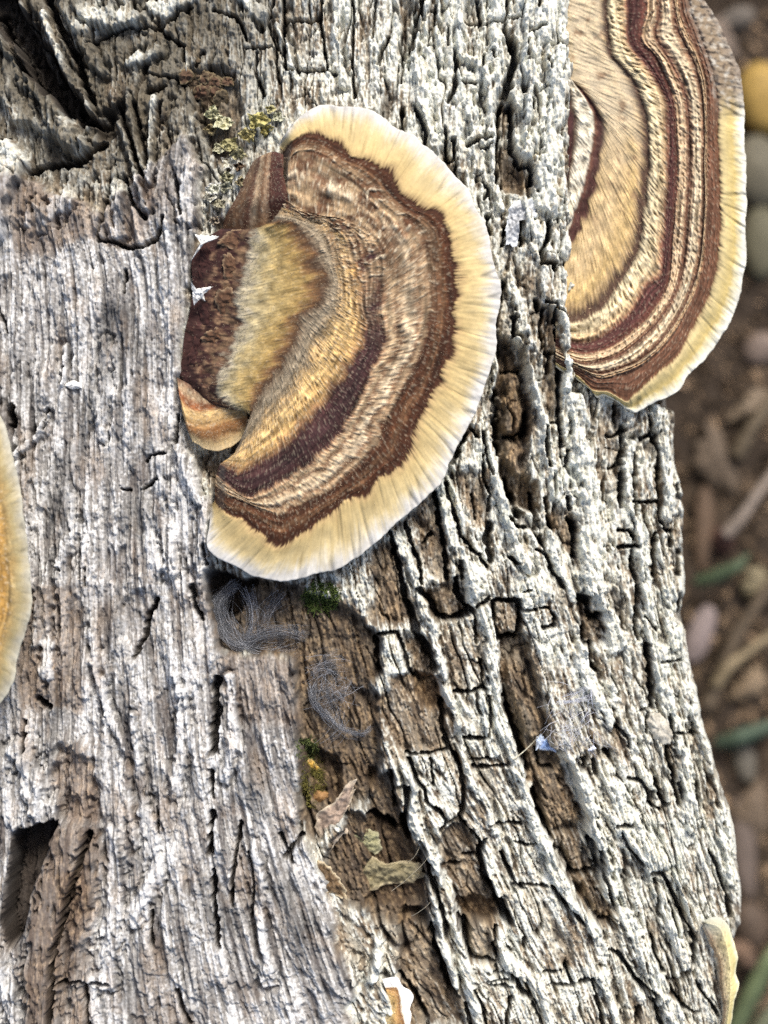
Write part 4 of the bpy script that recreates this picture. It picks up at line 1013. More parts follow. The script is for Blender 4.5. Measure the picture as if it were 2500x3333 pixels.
def lobe(parent, zone, contours, zmm, stops, nt=90, nr=60, seed=200, hair=900, name='basal_lobe', endfall=0.0):
    F = fan_surface(zone, contours, zmm, stops, nt, nr, seed, wob=.12, streak=.1, arcs=60, taper=(1.6, 1.6))
    if name == 'basal_lobe':
        F['z'] -= .0032 * endfall * sst(.45, 1, F['T'])
    o = fan_part(name, F, 0, len(contours) - 1, M_CAP, parent, [(1, -0.2), (-2, -0.6), (-8, -1.6)])
    if hair:
        h = hairs(F, o, hair, ([0, 9], [1, 1]), seed=seed, lmm=(.2, .4))
    return o


lobe(main, 'P', [[(95, 1270), (150, 1300), (260, 1370)], [(105, 1340), (160, 1400), (240, 1400), (330, 1380)], [(125, 1430), (200, 1440), (330, 1410), (400, 1420)],
                 [(140, 1490), (220, 1515), (330, 1480), (405, 1450)], [(165, 1545), (250, 1585), (340, 1560), (390, 1500)]], [2.0, 3.0, 3.9, 4.0, 3.2],
     [(0, (.09, .03, .02)), (.5, (.35, .25, .15)), (.8, (.18, .07, .03)), (1.2, (.25, .1, .04)), (1.7, (.55, .38, .17)), (2.3, (.48, .31, .13)), (2.8, (.2, .09, .03)), (3.2, (.26, .13, .05)), (3.6, (.55, .40, .2)), (4, (.66, .52, .3))], seed=210)
lobe(main, 'P', [[(420, 360), (385, 430), (350, 510), (300, 600), (290, 690)], [(445, 340), (420, 440), (400, 520), (380, 610), (370, 700)], [(482, 322), (468, 430), (460, 520), (455, 610), (460, 700)],
                 [(515, 315), (508, 430), (515, 520), (530, 600), (560, 690)], [(550, 325), (552, 430), (580, 520), (640, 590), (700, 660)]], [1.8, 4.0, 5.6, 6.2, 6.3],
     [(0, (.10, .05, .03)), (.6, (.20, .11, .055)), (1.2, (.12, .05, .03)), (1.5, (.46, .33, .2)), (1.9, (.16, .08, .04)), (2.2, (.38, .25, .15)), (2.6, (.07, .028, .018)), (3.5, (.06, .024, .02)), (4, (.10, .04, .025))], seed=220, endfall=1.0)

FRILLS = [(350, 690, 74, 40, 1), (225, 790, 36, 92, 0), (330, 810, 42, 62, 1), (222, 980, 34, 105, 0), (305, 955, 40, 70, 1), (262, 1105, 50, 44, 1), (185, 1180, 36, 86, 0)]
# ---- the large bracket on the right flank
right = empty('bracket_fungus')
tag(right, 'large upright bracket with many thin red-brown rings behind the bark rib at top right', 'fungus', 'bracket fungi growing on the log')
rc_ = [
    [(335, -300), (338, 300), (338, 700), (335, 1100), (335, 1500)],
    [(346, -300), (348, 250), (360, 400), (392, 450), (400, 500), (425, 600), (420, 760), (400, 880), (385, 1000), (365, 1100)],
    [(356, -305), (360, 200), (372, 380), (400, 408), (460, 455), (530, 545), (572, 640), (562, 760), (532, 900), (500, 1020), (455, 1130), (425, 1200), (385, 1300)],
    [(560, -320), (590, 100), (612, 280), (680, 350), (740, 440), (780, 560), (800, 700), (800, 850), (787, 1000), (770, 1100), (755, 1220), (720, 1330), (650, 1440), (570, 1560), (500, 1620), (420, 1650), (330, 1640)],
    [(650, -330), (690, -100), (700, 60), (700, 180), (725, 250), (790, 330), (860, 430), (905, 530), (915, 650), (915, 800), (910, 950), (900, 1100), (890, 1250), (880, 1380), (870, 1430), (800, 1480), (740, 1580), (650, 1680), (560, 1740), (470, 1765), (330, 1745)],
    [(750, -340), (790, -100), (800, 60), (778, 150), (780, 215), (850, 290), (900, 400), (940, 520), (950, 650), (955, 800), (955, 950), (945, 1100), (932, 1250), (922, 1380), (910, 1460), (850, 1570), (780, 1660), (680, 1740), (580, 1800), (480, 1820), (400, 1805), (330, 1785)],
    [(810, -345), (850, -100), (865, 60), (845, 160), (870, 230), (930, 330), (985, 440), (1010, 550), (1020, 700), (1022, 850), (1015, 1000), (1005, 1150), (995, 1300), (975, 1420), (930, 1540), (860, 1650), (770, 1740), (670, 1820), (560, 1860), (460, 1870), (330, 1810)],
    [(880, -350), (920, -100), (940, 60), (960, 160), (1030, 300), (1070, 420), (1090, 560), (1095, 700), (1090, 850), (1095, 1000), (1090, 1120), (1080, 1240), (1065, 1350), (1030, 1480), (975, 1600), (910, 1700), (830, 1790), (740, 1860), (640, 1900), (550, 1920), (460, 1890), (330, 1830)],
    [(900, -355), (950, -100), (970, 60), (1010, 170), (1065, 290), (1100, 420), (1108, 560), (1110, 700), (1108, 850), (1110, 1000), (1105, 1120), (1098, 1240), (1088, 1350), (1050, 1500), (990, 1620), (930, 1720), (850, 1810), (760, 1880), (650, 1925), (560, 1945), (470, 1905), (330, 1840)],
    [(950, -360), (1000, -100), (1030, 60), (1080, 180), (1130, 330), (1160, 460), (1170, 600), (1165, 720), (1175, 850), (1175, 1000), (1180, 1100), (1175, 1220), (1155, 1380), (1120, 1520), (1060, 1640), (1010, 1730), (960, 1820), (880, 1900), (800, 1970), (720, 2040), (690, 2062), (600, 2015), (520, 2005), (450, 1940), (330, 1860)],
    [(970, -370), (1040, -100), (1090, 0), (1150, 80), (1200, 180), (1240, 270), (1275, 350), (1290, 450), (1300, 560), (1300, 700), (1310, 850), (1310, 1000), (1305, 1150), (1310, 1280), (1300, 1400), (1270, 1540), (1220, 1660), (1160, 1770), (1080, 1860), (1010, 1930), (960, 2010), (880, 2050), (800, 2090), (740, 2120), (690, 2100), (640, 2062), (580, 2032), (540, 2045), (510, 2010), (450, 1960), (400, 1930), (330, 1880)],
]
tn, ck, dp = (.50, .38, .23), (.62, .52, .36), (.075, .028, .024)
r_stops = [(0, (.45, .35, .2)), (.6, (.08, .03, .025)), (.9, (.07, .03, .03)), (1.0, (.16, .11, .08)), (1.15, (.58, .53, .42)), (1.65, (.60, .55, .43)), (1.72, (.15, .07, .045)), (1.85, (.06, .024, .02)), (2.03, (.06, .024, .02)),
           (2.1, (.45, .33, .17)), (2.4, (.50, .37, .20)), (2.75, (.50, .35, .15)), (2.86, (.40, .28, .14)), (2.95, (.07, .04, .028)), (3.07, (.09, .05, .032)), (3.18, (.58, .49, .31)), (3.5, (.66, .55, .34)), (3.78, (.46, .33, .18)), (3.93, (.18, .085, .05)),
           (4.05, dp), (4.5, (.07, .026, .022)), (4.95, (.10, .038, .025)), (5.06, (.36, .24, .14)), (5.3, (.54, .41, .26)), (5.65, (.50, .36, .22)), (5.8, (.20, .105, .06)), (6.0, (.06, .025, .018)), (6.14, (.24, .15, .09)), (6.35, (.60, .5, .34)), (6.7, (.54, .43, .28)),
           (6.84, (.24, .14, .08)), (7.0, (.065, .028, .02)), (7.16, (.14, .075, .045)), (7.4, (.48, .36, .22)), (7.85, (.38, .24, .13)), (8.05, (.12, .056, .032)), (8.5, (.13, .060, .034)), (8.95, (.12, .054, .028)), (9.05, (.42, .33, .17)), (9.2, (.53, .43, .21)), (9.55, (.50, .385, .15)),
           (9.75, (.58, .53, .36)), (9.9, (.66, .64, .54)), (10.3, (.68, .67, .61))]
FR = fan_surface('Q', rc_, [-3.2, -1.6, -1.9, -1.6, -1.5, -1.7, -1.8, -2.1, -2.2, -2.6, -3.9], r_stops, 900, 260, 300, wob=.10, streak=.06, mott=.18, calm=.85, cq=3.0)
lum = FR['C'].mean(-1)
FR['z'] = FR['z'] + (boxblur(lum, 2) - boxblur(lum, 9)) * 0.0026
pt_ = sst(620, 330, FR['P'][..., 1] + 120 * fbm(FR['P'][..., 0] / 90, FR['P'][..., 1] / 90, 341, 3)) * sst(1.9, 2.2, FR['Q']) * sst(3.0, 2.8, FR['Q'])
FR['C'] = mix(FR['C'], (.50, .44, .33), pt_ * .6)
FR['C'] = mix(FR['C'], (.20, .12, .07), sst(.1, .3, fbm(FR['P'][..., 0] / 40, FR['P'][..., 1] / 46, 343, 3)) * sst(2.0, 2.2, FR['Q']) * sst(3.0, 2.8, FR['Q']) * sst(1000, 500, FR['P'][..., 1]) * .8)
# greyish weathered debris on the old upper margin
deb = sst(420, 260, FR['P'][..., 1] + 60 * fbm(FR['A'] * .3, FR['Q'], 333, 2)) * sst(8.3, 9.1, FR['Q'] + .3 * gnoise(FR['A'], FR['Q'] * 3, 334))
FR['C'] = mix(FR['C'], (.20, .15, .11), deb * .9)
FR['C'] = mix(FR['C'], (.42, .39, .33), deb * sst(-.05, .3, fbm(FR['P'][..., 0] / 22, FR['P'][..., 1] / 22, 335, 4)))
FR['C'] = mix(FR['C'], (.09, .07, .055), deb * sst(.05, .3, fbm(FR['P'][..., 0] / 18, FR['P'][..., 1] / 18, 337, 3)))
FR['z'] += deb * 0.0005 * fbm(FR['P'][..., 0] / 20, FR['P'][..., 1] / 20, 336, 3)
FR['z'] += 0.0032 * sst(.66, .82, FR['T']) * sst(3.5, 7, FR['Q'])
fan_part('zoned_cap', FR, 0, 9.0, M_CAP, right)
fan_part('pale_margin', FR, 9.0, 10.0, M_RIM, right, RIM_ROLL)
underside(FR, right, -7.5)
hairs(FR, right, 3600, ([0, .8, 1, 2, 2.8, 3, 3.3, 4, 4.5, 5, 6, 7.8, 8.9, 9, 10], [.05, .06, .12, .01, .08, 1.6, .7, .25, .08, .2, .15, .1, .1, 0, 0]), seed=5, lmm=(.12, .3))

# ---- the near bracket cut by the left edge of the picture
left = empty('bracket_fungus')
tag(left, 'blurred orange-tan bracket nearest the camera, cut off by the left picture edge', 'fungus', 'bracket fungi growing on the log')
rim_l = np.array([(-260, 1250), (-60, 1290), (8, 1371), (40, 1480), (66, 1590), (80, 1700), (88, 1780), (100, 1890), (100, 1970), (88, 2050), (60, 2130), (40, 2230), (-30, 2310), (-260, 2400)], float)
cl = np.array([-420, 1840.0])
FL = fan_surface('S', [cl + (rim_l - cl) * s for s in (.15, .4, .6, .78, .9, 1.0)], [6.0, 8.5, 10.0, 10.8, 10.6, 9.4],
                 [(0, (.2, .11, .05)), (1, (.14, .07, .03)), (1.6, (.34, .21, .07)), (2.3, (.24, .13, .045)), (2.8, (.34, .21, .07)), (3.4, (.36, .20, .05)), (3.9, (.30, .21, .085)), (4.3, (.33, .27, .14)), (4.7, (.38, .34, .24)), (5, (.44, .42, .34))], 300, 90, 400, mott=.3)
fan_part('zoned_cap', FL, 0, 4.0, M_CAP, left)
fan_part('pale_margin', FL, 4.0, 5.0, M_RIM, left, RIM_ROLL)
underside(FL, left, -0.5)

# ---- the small yellowish bracket on the flank at the lower right
small = empty('bracket_fungus')
tag(small, 'narrow yellow-cream bracket low on the log flank at the bottom right corner', 'fungus', 'bracket fungi growing on the log')
FS = fan_surface('H', [[(1130, 1000), (1150, 1150), (1210, 1280), (1245, 1450), (1270, 1620), (1270, 1900)],
                       [(1160, 985), (1225, 1100), (1285, 1250), (1305, 1450), (1325, 1620), (1300, 1900)],
                       [(1185, 955), (1290, 1000), (1345, 1150), (1370, 1300), (1370, 1450), (1360, 1620), (1325, 1890)],
                       [(1160, 945), (1220, 918), (1290, 925), (1345, 965), (1375, 1040), (1405, 1130), (1425, 1220), (1412, 1320), (1425, 1420), (1415, 1500), (1392, 1600), (1380, 1700), (1350, 1800), (1330, 1900)]],
                 [-6.0, -1.8, -0.9, -2.2], [(0, (.40, .42, .38)), (.5, (.46, .45, .38)), (.9, (.32, .20, .11)), (1.3, (.50, .40, .24)), (2, (.66, .56, .28)), (2.6, (.62, .54, .25)), (3, (.72, .68, .46))], 260, 90, 500, mott=.28)
top = sst(2960, 3080, FS['P'][..., 1])
FS['C'] = mix(FS['C'], (.42, .44, .41), (1 - top) * .9)
fan_part('zoned_cap', FS, 0, 2.3, M_CAP, small)
fan_part('pale_margin', FS, 2.3, 3.0, M_RIM, small, RIM_ROLL)
underside(FS, small, -18)

# ---- the little white-rimmed bracket at the bottom
tiny = empty('bracket_fungus')
tag(tiny, 'tiny bracket with thick white rim and amber middle beside the bare wood at the bottom', 'fungus', 'bracket fungi growing on the log')
FT = fan_surface('W', [[(640, 800), (640, 900), (630, 1050), (620, 1400)], [(660, 740), (720, 780), (760, 850), (770, 950), (760, 1100), (760, 1400)],
                       [(640, 690), (720, 685), (800, 690), (830, 780), (850, 880), (850, 1000), (880, 1100), (900, 1200), (900, 1400)],
                       [(600, 570), (690, 550), (800, 545), (850, 620), (900, 690), (980, 730), (1020, 810), (1000, 880), (970, 960), (990, 1050), (970, 1174), (960, 1400)]],
                 [0.2, 1.3, 1.7, 1.5], [(0, (.4, .33, .22)), (.5, (.55, .42, .2)), (1, (.5, .32, .12)), (1.5, (.45, .26, .1)), (1.9, (.24, .11, .04)), (2.08, (.7, .6, .45)), (2.2, (.85, .83, .78)), (3, (.88, .87, .84))], 200, 70, 600, rimwob=3)
fan_part('amber_middle', FT, 0, 2.0, M_CAP, tiny)
fan_part('white_margin', FT, 2.0, 3.0, M_RIM, tiny, RIM_ROLL)
underside(FT, tiny, -1.5)


# ------------------------------------------------------------------ small things caught on the log
def flake(name, pts, z, mat, col, parent=None, rings=7, dome=0.3, rough=0.15, thick=0.12, edge=None, seed=1, tilt=(0, 0), n=60, vein=0.0):
    """a thin curled chip: outline in photo pixels at height z (m); sizes in mm; closed top and bottom"""
    p = np.asarray(pts, float)
    pc = np.vstack([p, p[:1]])
    s = np.concatenate([[0], np.cumsum(np.hypot(*np.diff(pc, axis=0).T))])
    t = np.linspace(0, s[-1], n, endpoint=False)
    o = np.stack([np.interp(t, s, pc[:, 0]), np.interp(t, s, pc[:, 1])], -1)
    c = o.mean(0)
    size = np.ptp(o, axis=0).max()
    o = o + (o - c) * (0.22 * gnoise(t / size * 9, t * 0, seed) + 0.14 * gnoise(t / size * 26, t * 0, seed + 1))[:, None]
    rr = np.linspace(0, 1, rings + 1)[1:]
    top = [c[None]] + [c + (o - c) * r for r in rr]
    P = np.vstack(top)
    r_all = np.concatenate([[0], np.repeat(rr, n)])
    rel = (P - c) / size
    dz = dome * (1 - r_all ** 2) + rough * 2 * fbm(rel[:, 0] * 4, rel[:, 1] * 4, seed + 3, 3) + rough * .5 * gnoise(rel[:, 0] * size / 14, rel[:, 1] * size / 14, seed + 8) + tilt[0] * rel[:, 0] - tilt[1] * rel[:, 1]
    zt = z + dz / 1000
    Wt = S2W(P[:, 0], P[:, 1], zt)
    Wb = Wt.copy()
    Wb[:, 2] -= thick / 1000
    m = len(P)
    F = []
    idx = lambda k, i: 1 + k * n + i % n
    for i in range(n):
        F.append((0, idx(0, i + 1), idx(0, i), idx(0, i)))
        for k in range(rings - 1):
            F.append((idx(k, i), idx(k, i + 1), idx(k + 1, i + 1), idx(k + 1, i)))
    tri = [f[:3] for f in F if f[2] == f[3]]
    quad = [f for f in F if f[2] != f[3]]
    tris = tri + [(a, b, c_) for a, b, c_, d in quad] + [(a, c_, d) for a, b, c_, d in quad]
    bot = [(a + m, c_ + m, b + m) for a, b, c_ in tris]
    side = []
    for i in range(n):
        a, b = idx(rings - 1, i), idx(rings - 1, i + 1)
        side += [(a, b, b + m), (a, b + m, a + m)]
    allf = np.array(tris + bot + side)
    Wv = np.vstack([Wt, Wb])
    a, b, c3 = (Wv[allf[:len(tris)]][:, i] for i in range(3))
    if np.cross(b - a, c3 - a)[:, 2].mean() < 0:
        allf = allf[:, ::-1]
    C = np.ones((m, 3)) * np.array(col)
    sc_ = size / 100
    C = C * (1 + .7 * fbm(rel[:, 0] * 5 * sc_, rel[:, 1] * 5 * sc_, seed + 5, 4) + .5 * gnoise(rel[:, 0] * 13 * sc_, rel[:, 1] * 9 * sc_, seed + 6))[:, None]
    if edge is not None:
        C = mix(C, edge, sst(.7, 1, r_all))
    if vein:
        C = C * (1 - vein * sst(.03, .0, np.abs(rel[:, 0] + rel[:, 1]) * .7))[:, None]
    return mesh_obj(name, Wv, allf, mat, parent, np.vstack([C, C * .9]))


def strands(name, paths, wmm, mat, cols, parent=None):
    """thin three-sided hairs; paths: list of (n,3) world points"""
    vs, fs, cs = [], [], []
    off = 0
    for p, c in zip(paths, cols):
        p = np.asarray(p)
        n = len(p)
        d = np.gradient(p, axis=0)
        d /= np.maximum(np.linalg.norm(d, axis=1, keepdims=True), 1e-9)
        a = np.cross(d, np.array([0.0, 0.0, 1.0]))
        a /= np.maximum(np.linalg.norm(a, axis=1, keepdims=True), 1e-9)
        b = np.cross(d, a)
        r = wmm / 2000 * np.linspace(1, .5, n)[:, None]
        ring = np.stack([p + (a * math.cos(t) + b * math.sin(t)) * r for t in (0, 2.1, 4.2)], 1).reshape(-1, 3)
        q = np.arange(n - 1)[:, None] * 3
        f = np.concatenate([q + np.array([[i, (i + 1) % 3, 3 + (i + 1) % 3, 3 + i]]) for i in range(3)])
        vs.append(ring)
        fs.append(f + off)
        cs.append(np.ones((n * 3, 3)) * np.array(c))
        off += n * 3
    return mesh_obj(name, np.vstack(vs), np.vstack(fs), mat, parent, np.vstack(cs))


def hair_path(x0, y0, x1, y1, sag, z0, z1, seed, n=14, wig=10):
    t = np.linspace(0, 1, n)
    x = x0 + (x1 - x0) * t + sag * np.sin(math.pi * t) * -(y1 - y0) / max(math.hypot(x1 - x0, y1 - y0), 1) + wig * gnoise(t * 2.5, t * 0, seed)
    y = y0 + (y1 - y0) * t + sag * np.sin(math.pi * t) * (x1 - x0) / max(math.hypot(x1 - x0, y1 - y0), 1) + wig * gnoise(t * 2.5, t * 0 + 3.3, seed + 1)
    z = z0 + (z1 - z0) * t + 0.0006 * np.sin(math.pi * t)
    return S2W(x, y, z)


r9 = np.random.default_rng(55)
PX0, PY0, PZ0 = FM['P'][::4, ::6, 0], FM['P'][::4, ::6, 1], FM['z'][::4, ::6]


def cap_z(sx, sy):
    d_ = (PX0 - sx) ** 2 + (PY0 - sy) ** 2
    return float(PZ0.reshape(-1)[np.argsort(d_.reshape(-1))[:4]].mean())


for i, (x, y, rx, ry, kd) in enumerate(FRILLS):
    (cx_, cy_), = Z('P', [(x, y)])
    pts = [(cx_ + rx / 1.301 * (1 + .22 * math.sin(3 * a + i)) * math.cos(a), cy_ + ry / 1.301 * (1 + .18 * math.cos(4 * a + i)) * math.sin(a)) for a in np.linspace(0, 6.28, 15)[:-1]]
    c_ = (.095, .05, .028) if kd else (.036, .013, .011)
    flake('foot_frill', pts, cap_z(cx_, cy_) - .0002, M_CAP, c_, main, rings=16, dome=.5, rough=.4, thick=.9, seed=700 + i, n=70, tilt=tuple(r9.normal(0, .5, 2)), edge=(.22, .15, .09) if kd else (.055, .02, .016))
# pale matted hairs where the velvet frays over the dark foot
ps, cs = [], []
L1 = FM['lines'][1]
for i in range(300):
    j = int(r9.integers(10, 880))
    x, y = L1[j] + r9.normal(0, 10, 2) + (9, 0)
    a = r9.normal(3.1, .8)
    L = 8 + 20 * r9.random()
    x1, y1 = x + L * math.cos(a), y + L * math.sin(a) * .8
    ps.append(np.array([S2W(x, y, cap_z(x, y) + .0001), S2W((x + x1) / 2, (y + y1) / 2, cap_z(x, y) + .0005), S2W(x1, y1, cap_z(x1, y1) + .0004)]))
    cs.append(np.array([.42, .37, .27]) * (.5 + .8 * r9.random()))
fo = strands('frayed_hair', ps, .035, M_HAIR, cs, main)
fo['kind'] = 'stuff'

# white torn films by the foot of the main bracket
for pts, z, lb in [([(1050, 1265), (1110, 1272), (1172, 1272), (1168, 1290), (1105, 1312), (1060, 1370), (1030, 1410), (1060, 1350), (1085, 1310)], 0.0042, 'upper of the two torn white films by the foot of the middle bracket'),
                   ([(1030, 1520), (1060, 1560), (1100, 1552), (1150, 1548), (1100, 1590), (1108, 1628), (1085, 1610), (1045, 1650), (1040, 1590)], 0.0042, 'lower star-shaped torn white film by the foot of the middle bracket')]:
    tag(flake('white_film', Z('T', pts), max(z, log_z(640, 780) + .003), M_LICHEN, (.74, .73, .69), dome=.35, rough=.35, thick=.08, seed=11, n=110, rings=16, tilt=(.8, .3)), lb, 'fungus film', 'torn white films beside the bracket')
tag(flake('white_grain', Z('L', [(385, 285), (430, 250), (490, 270), (495, 300), (430, 308)]), log_z(238, 1252) + .0002, M_FILM, (.85, .84, .8), dome=.5, thick=.3, seed=13), 'small white grain stuck to the bare wood left of the middle bracket', 'grain')

# lichen tufts at the upper left of the main bracket
tuft = empty('lichen_tuft')
tag(tuft, 'crumpled yellow-green leafy lichen above the left shoulder of the middle bracket', 'lichen')
r = np.random.default_rng(21)
LOBES = [(1150, 610, 70, (.50, .48, .30)), (1200, 660, 80, (.52, .50, .33)), (1390, 650, 90, (.45, .40, .16)), (1420, 700, 80, (.42, .36, .13)), (1340, 730, 75, (.40, .35, .16)), (1250, 780, 80, (.36, .33, .17)),
         (1290, 830, 70, (.40, .37, .22)), (1180, 800, 55, (.5, .48, .34)), (1230, 880, 65, (.66, .64, .54)), (1290, 900, 45, (.12, .08, .05)), (1230, 960, 60, (.42, .40, .26)), (1160, 1020, 70, (.6, .6, .5)), (1220, 1010, 55, (.5, .48, .36)),
         (1130, 1060, 55, (.52, .5, .42)), (1500, 630, 55, (.48, .48, .36)), (1460, 590, 45, (.40, .37, .2)), (1140, 700, 55, (.3, .25, .14)), (1190, 1100, 50, (.35, .33, .24)), (1160, 1190, 45, (.42, .36, .28)), (1300, 980, 50, (.30, .26, .16))]
for i, (x, y, s, c) in enumerate(LOBES):
    an = r.random() * 6.28
    pts = [(x + s * .62 * (1 + .35 * math.sin(3 * a + i)) * math.cos(a), y + s * .5 * (1 + .3 * math.cos(4 * a + 2 * i)) * math.sin(a)) for a in np.linspace(0, 6.28, 14)[:-1]]
    flake('lobe', Z('T', pts), log_z(x / 1.659, y / 1.659) + .0010 + .0006 * r.random(), M_LICHEN, c, tuft, dome=-.3, rough=1.1, thick=.05, edge=tuple(min(.6, v * 1.25) for v in c), seed=30 + i, tilt=tuple(r.normal(0, 1.4, 2)), n=64, rings=14)
brown_tuft = empty('brown_lichen')
tag(brown_tuft, 'crumbly dark brown lichen clump just above the yellow-green lichen', 'lichen')
for i in range(12):
    x, y, s = 1140 + 70 * r.normal(), 480 + 45 * r.normal(), 34 + 18 * r.random()
    pts = [(x + s * (1 + .3 * math.sin(3 * a + i)) * math.cos(a), y + s * (1 + .3 * math.cos(2 * a + i)) * math.sin(a)) for a in np.linspace(0, 6.28, 10)[:-1]]
    flake('lobe', Z('T', pts), log_z(x / 1.659, y / 1.659) + .0007, M_LICHEN, (.07 + .03 * r.random(), .055, .035), brown_tuft, dome=.2, rough=.6, thick=.2, seed=60 + i, tilt=tuple(r.normal(0, .9, 2)), n=26, rings=4, edge=(.20, .155, .09))

# moss pads
def moss(cx, cy, rx, ry, n, col, lb, seed):
    rr = np.random.default_rng(seed)
    paths, cols = [], []
    for i in range(n):
        a, q_ = rr.random() * 6.28, math.sqrt(rr.random())
        x, y = cx + rx * q_ * math.cos(a), cy + ry * q_ * math.sin(a)
        z = log_z(x, y)
        d = rr.normal(0, 9, 2)
        L = .0003 + .0006 * rr.random()
        paths.append(np.array([S2W(x, y, z - .0001), S2W(x + d[0] * .4, y + d[1] * .4, z + L * .6), S2W(x + d[0], y + d[1], z + L)]))
        cols.append(np.array(col) * (.5 + 1.0 * rr.random()))
    o = strands('moss_pad', paths, 0.13, M_GRASS, cols)
    tag(o, lb, 'moss', kind='stuff')


moss(1045, 1945, 62, 50, 900, (.13, .18, .045), 'green moss pad in the groove just under the bottom rim of the middle bracket', 1)
moss(1015, 2540, 40, 90, 800, (.20, .18, .05), 'olive moss in the furrow along the edge of the bare wood', 2)
moss(1000, 2440, 35, 40, 350, (.12, .15, .05), 'dark green moss above the amber chip in the furrow', 3)

# chips, leaf fragments and lichen in the furrow
tag(flake('amber_chip', Z('M', [(650, 1190), (690, 1195), (735, 1250), (715, 1262), (660, 1225)]), log_z(1020, 2480) + .0006, M_FILM, (.55, .33, .06), dome=.2, thick=.2, seed=71, edge=(.66, .52, .2)), 'shiny amber chip lying on moss in the furrow', 'chip')
tag(flake('brown_seed', Z('M', [(690, 1390), (715, 1365), (770, 1370), (790, 1400), (760, 1430), (715, 1435), (692, 1415)]), log_z(1045, 2595) + .0007, M_LEAF, (.30, .17, .07), dome=.9, rough=.05, thick=.5, seed=72), 'rounded orange-brown seed husk above the pale leaf fragment', 'seed husk')
tag(flake('leaf_fragment', Z('M', [(930, 1310), (885, 1318), (835, 1400), (760, 1460), (715, 1500), (700, 1560), (745, 1640), (775, 1700), (830, 1645), (885, 1585), (858, 1500), (905, 1420)]), log_z(1080, 2640) + .0012, M_LEAF, (.29, .22, .17), dome=.6, rough=.9, thick=.1, seed=73, rings=22, edge=(.52, .44, .33), tilt=(.4, 1.0), n=80), 'torn pinkish-brown dry leaf fragment standing in the furrow', 'leaf')
tag(flake('lichen_scale', Z('M', [(905, 1600), (960, 1560), (1040, 1588), (1072, 1680), (1030, 1712), (960, 1672), (900, 1645)]), log_z(1190, 2740) + .0013, M_LICHEN, (.27, .26, .15), dome=.6, rough=.6, thick=.14, seed=74, rings=22, edge=(.38, .36, .23)), 'rounded olive-grey lichen scale above the folded dead leaf', 'lichen')
tag(flake('dead_leaf', Z('M', [(830, 1745), (900, 1700), (1000, 1715), (1100, 1760), (1190, 1742), (1262, 1762), (1310, 1812), (1240, 1862), (1120, 1868), (1010, 1905), (935, 1930), (900, 1850)]), log_z(1230, 2830) + .0015, M_LEAF, (.22, .19, .11), dome=1.0, rough=1.1, thick=.12, seed=75, rings=22, edge=(.45, .38, .24), tilt=(-.3, .8), n=90), 'folded olive-brown dead leaf with a brown tip wedged in the bark furrow', 'leaf')
tag(flake('bark_curl', Z('M', [(690, 1800), (720, 1740), (770, 1760), (830, 1830), (870, 1900), (880, 1960), (800, 1930), (740, 1900), (700, 1880)]), log_z(1075, 2860) + .0008, M_LEAF, (.13, .085, .045), dome=.7, rough=.9, thick=.15, seed=76, rings=22, edge=(.50, .42, .28), n=60), 'curled reddish-brown bark shred at the end of the bare wood edge', 'bark shred')
tag(flake('resin_film', Z('A', [(955, 2060), (985, 1880), (1030, 1815), (1110, 1800), (1200, 1800), (1240, 1830), (1230, 1960), (1150, 1940), (1080, 1960), (1080, 2080), (1060, 2212), (960, 2212)]), log_z(1690, 700) + .0013, M_FILM, (.40, .41, .42), dome=.3, rough=.5, thick=.08, seed=77, n=120, rings=26, edge=(.62, .65, .68)), 'glassy pale blue-white dried film on the bark between the two large brackets', 'film')
tag(flake('pale_scale', Z('F', [(840, 700), (870, 640), (940, 640), (1000, 700), (1040, 800), (1030, 880), (960, 890), (890, 830)]), log_z(2140, 2370) + .0006, M_BARK, (.46, .43, .36), dome=.9, rough=.3, thick=.8, seed=79, n=60, rings=12), 'oval pale bark scale wedged in the crack on the right flank', 'bark flake')

# grey hair tufts
def tuft_hair(name, lb, spec, seed, w=0.030):
    rr = np.random.default_rng(seed)
    paths, cols = [], []
    for (x0, y0, x1, y1, sag, n, jit) in spec:
        for i in range(int(n * 3.0)):
            a = rr.normal(0, jit * .8, 4)
            z = max(log_z(x0, y0), log_z(x1, y1), log_z((x0 + x1) / 2, (y0 + y1) / 2)) + .0003 + .0008 * rr.random()
            paths.append(hair_path(x0 + a[0], y0 + a[1], x1 + a[2], y1 + a[3], sag * (1 + .28 * rr.normal()), z, z + .0003 * rr.normal(), int(rr.integers(0, 900)), n=22, wig=(34 if rr.random() < .3 else 5) * rr.random() + 2))
            cols.append(np.array([.44, .455, .49]) * (.12 + 1.35 * rr.random() ** 2.2))
    o = strands(name, paths, w, M_HAIR, cols)
    tag(o, lb, 'hair', 'grey hair tufts snagged in the bark')


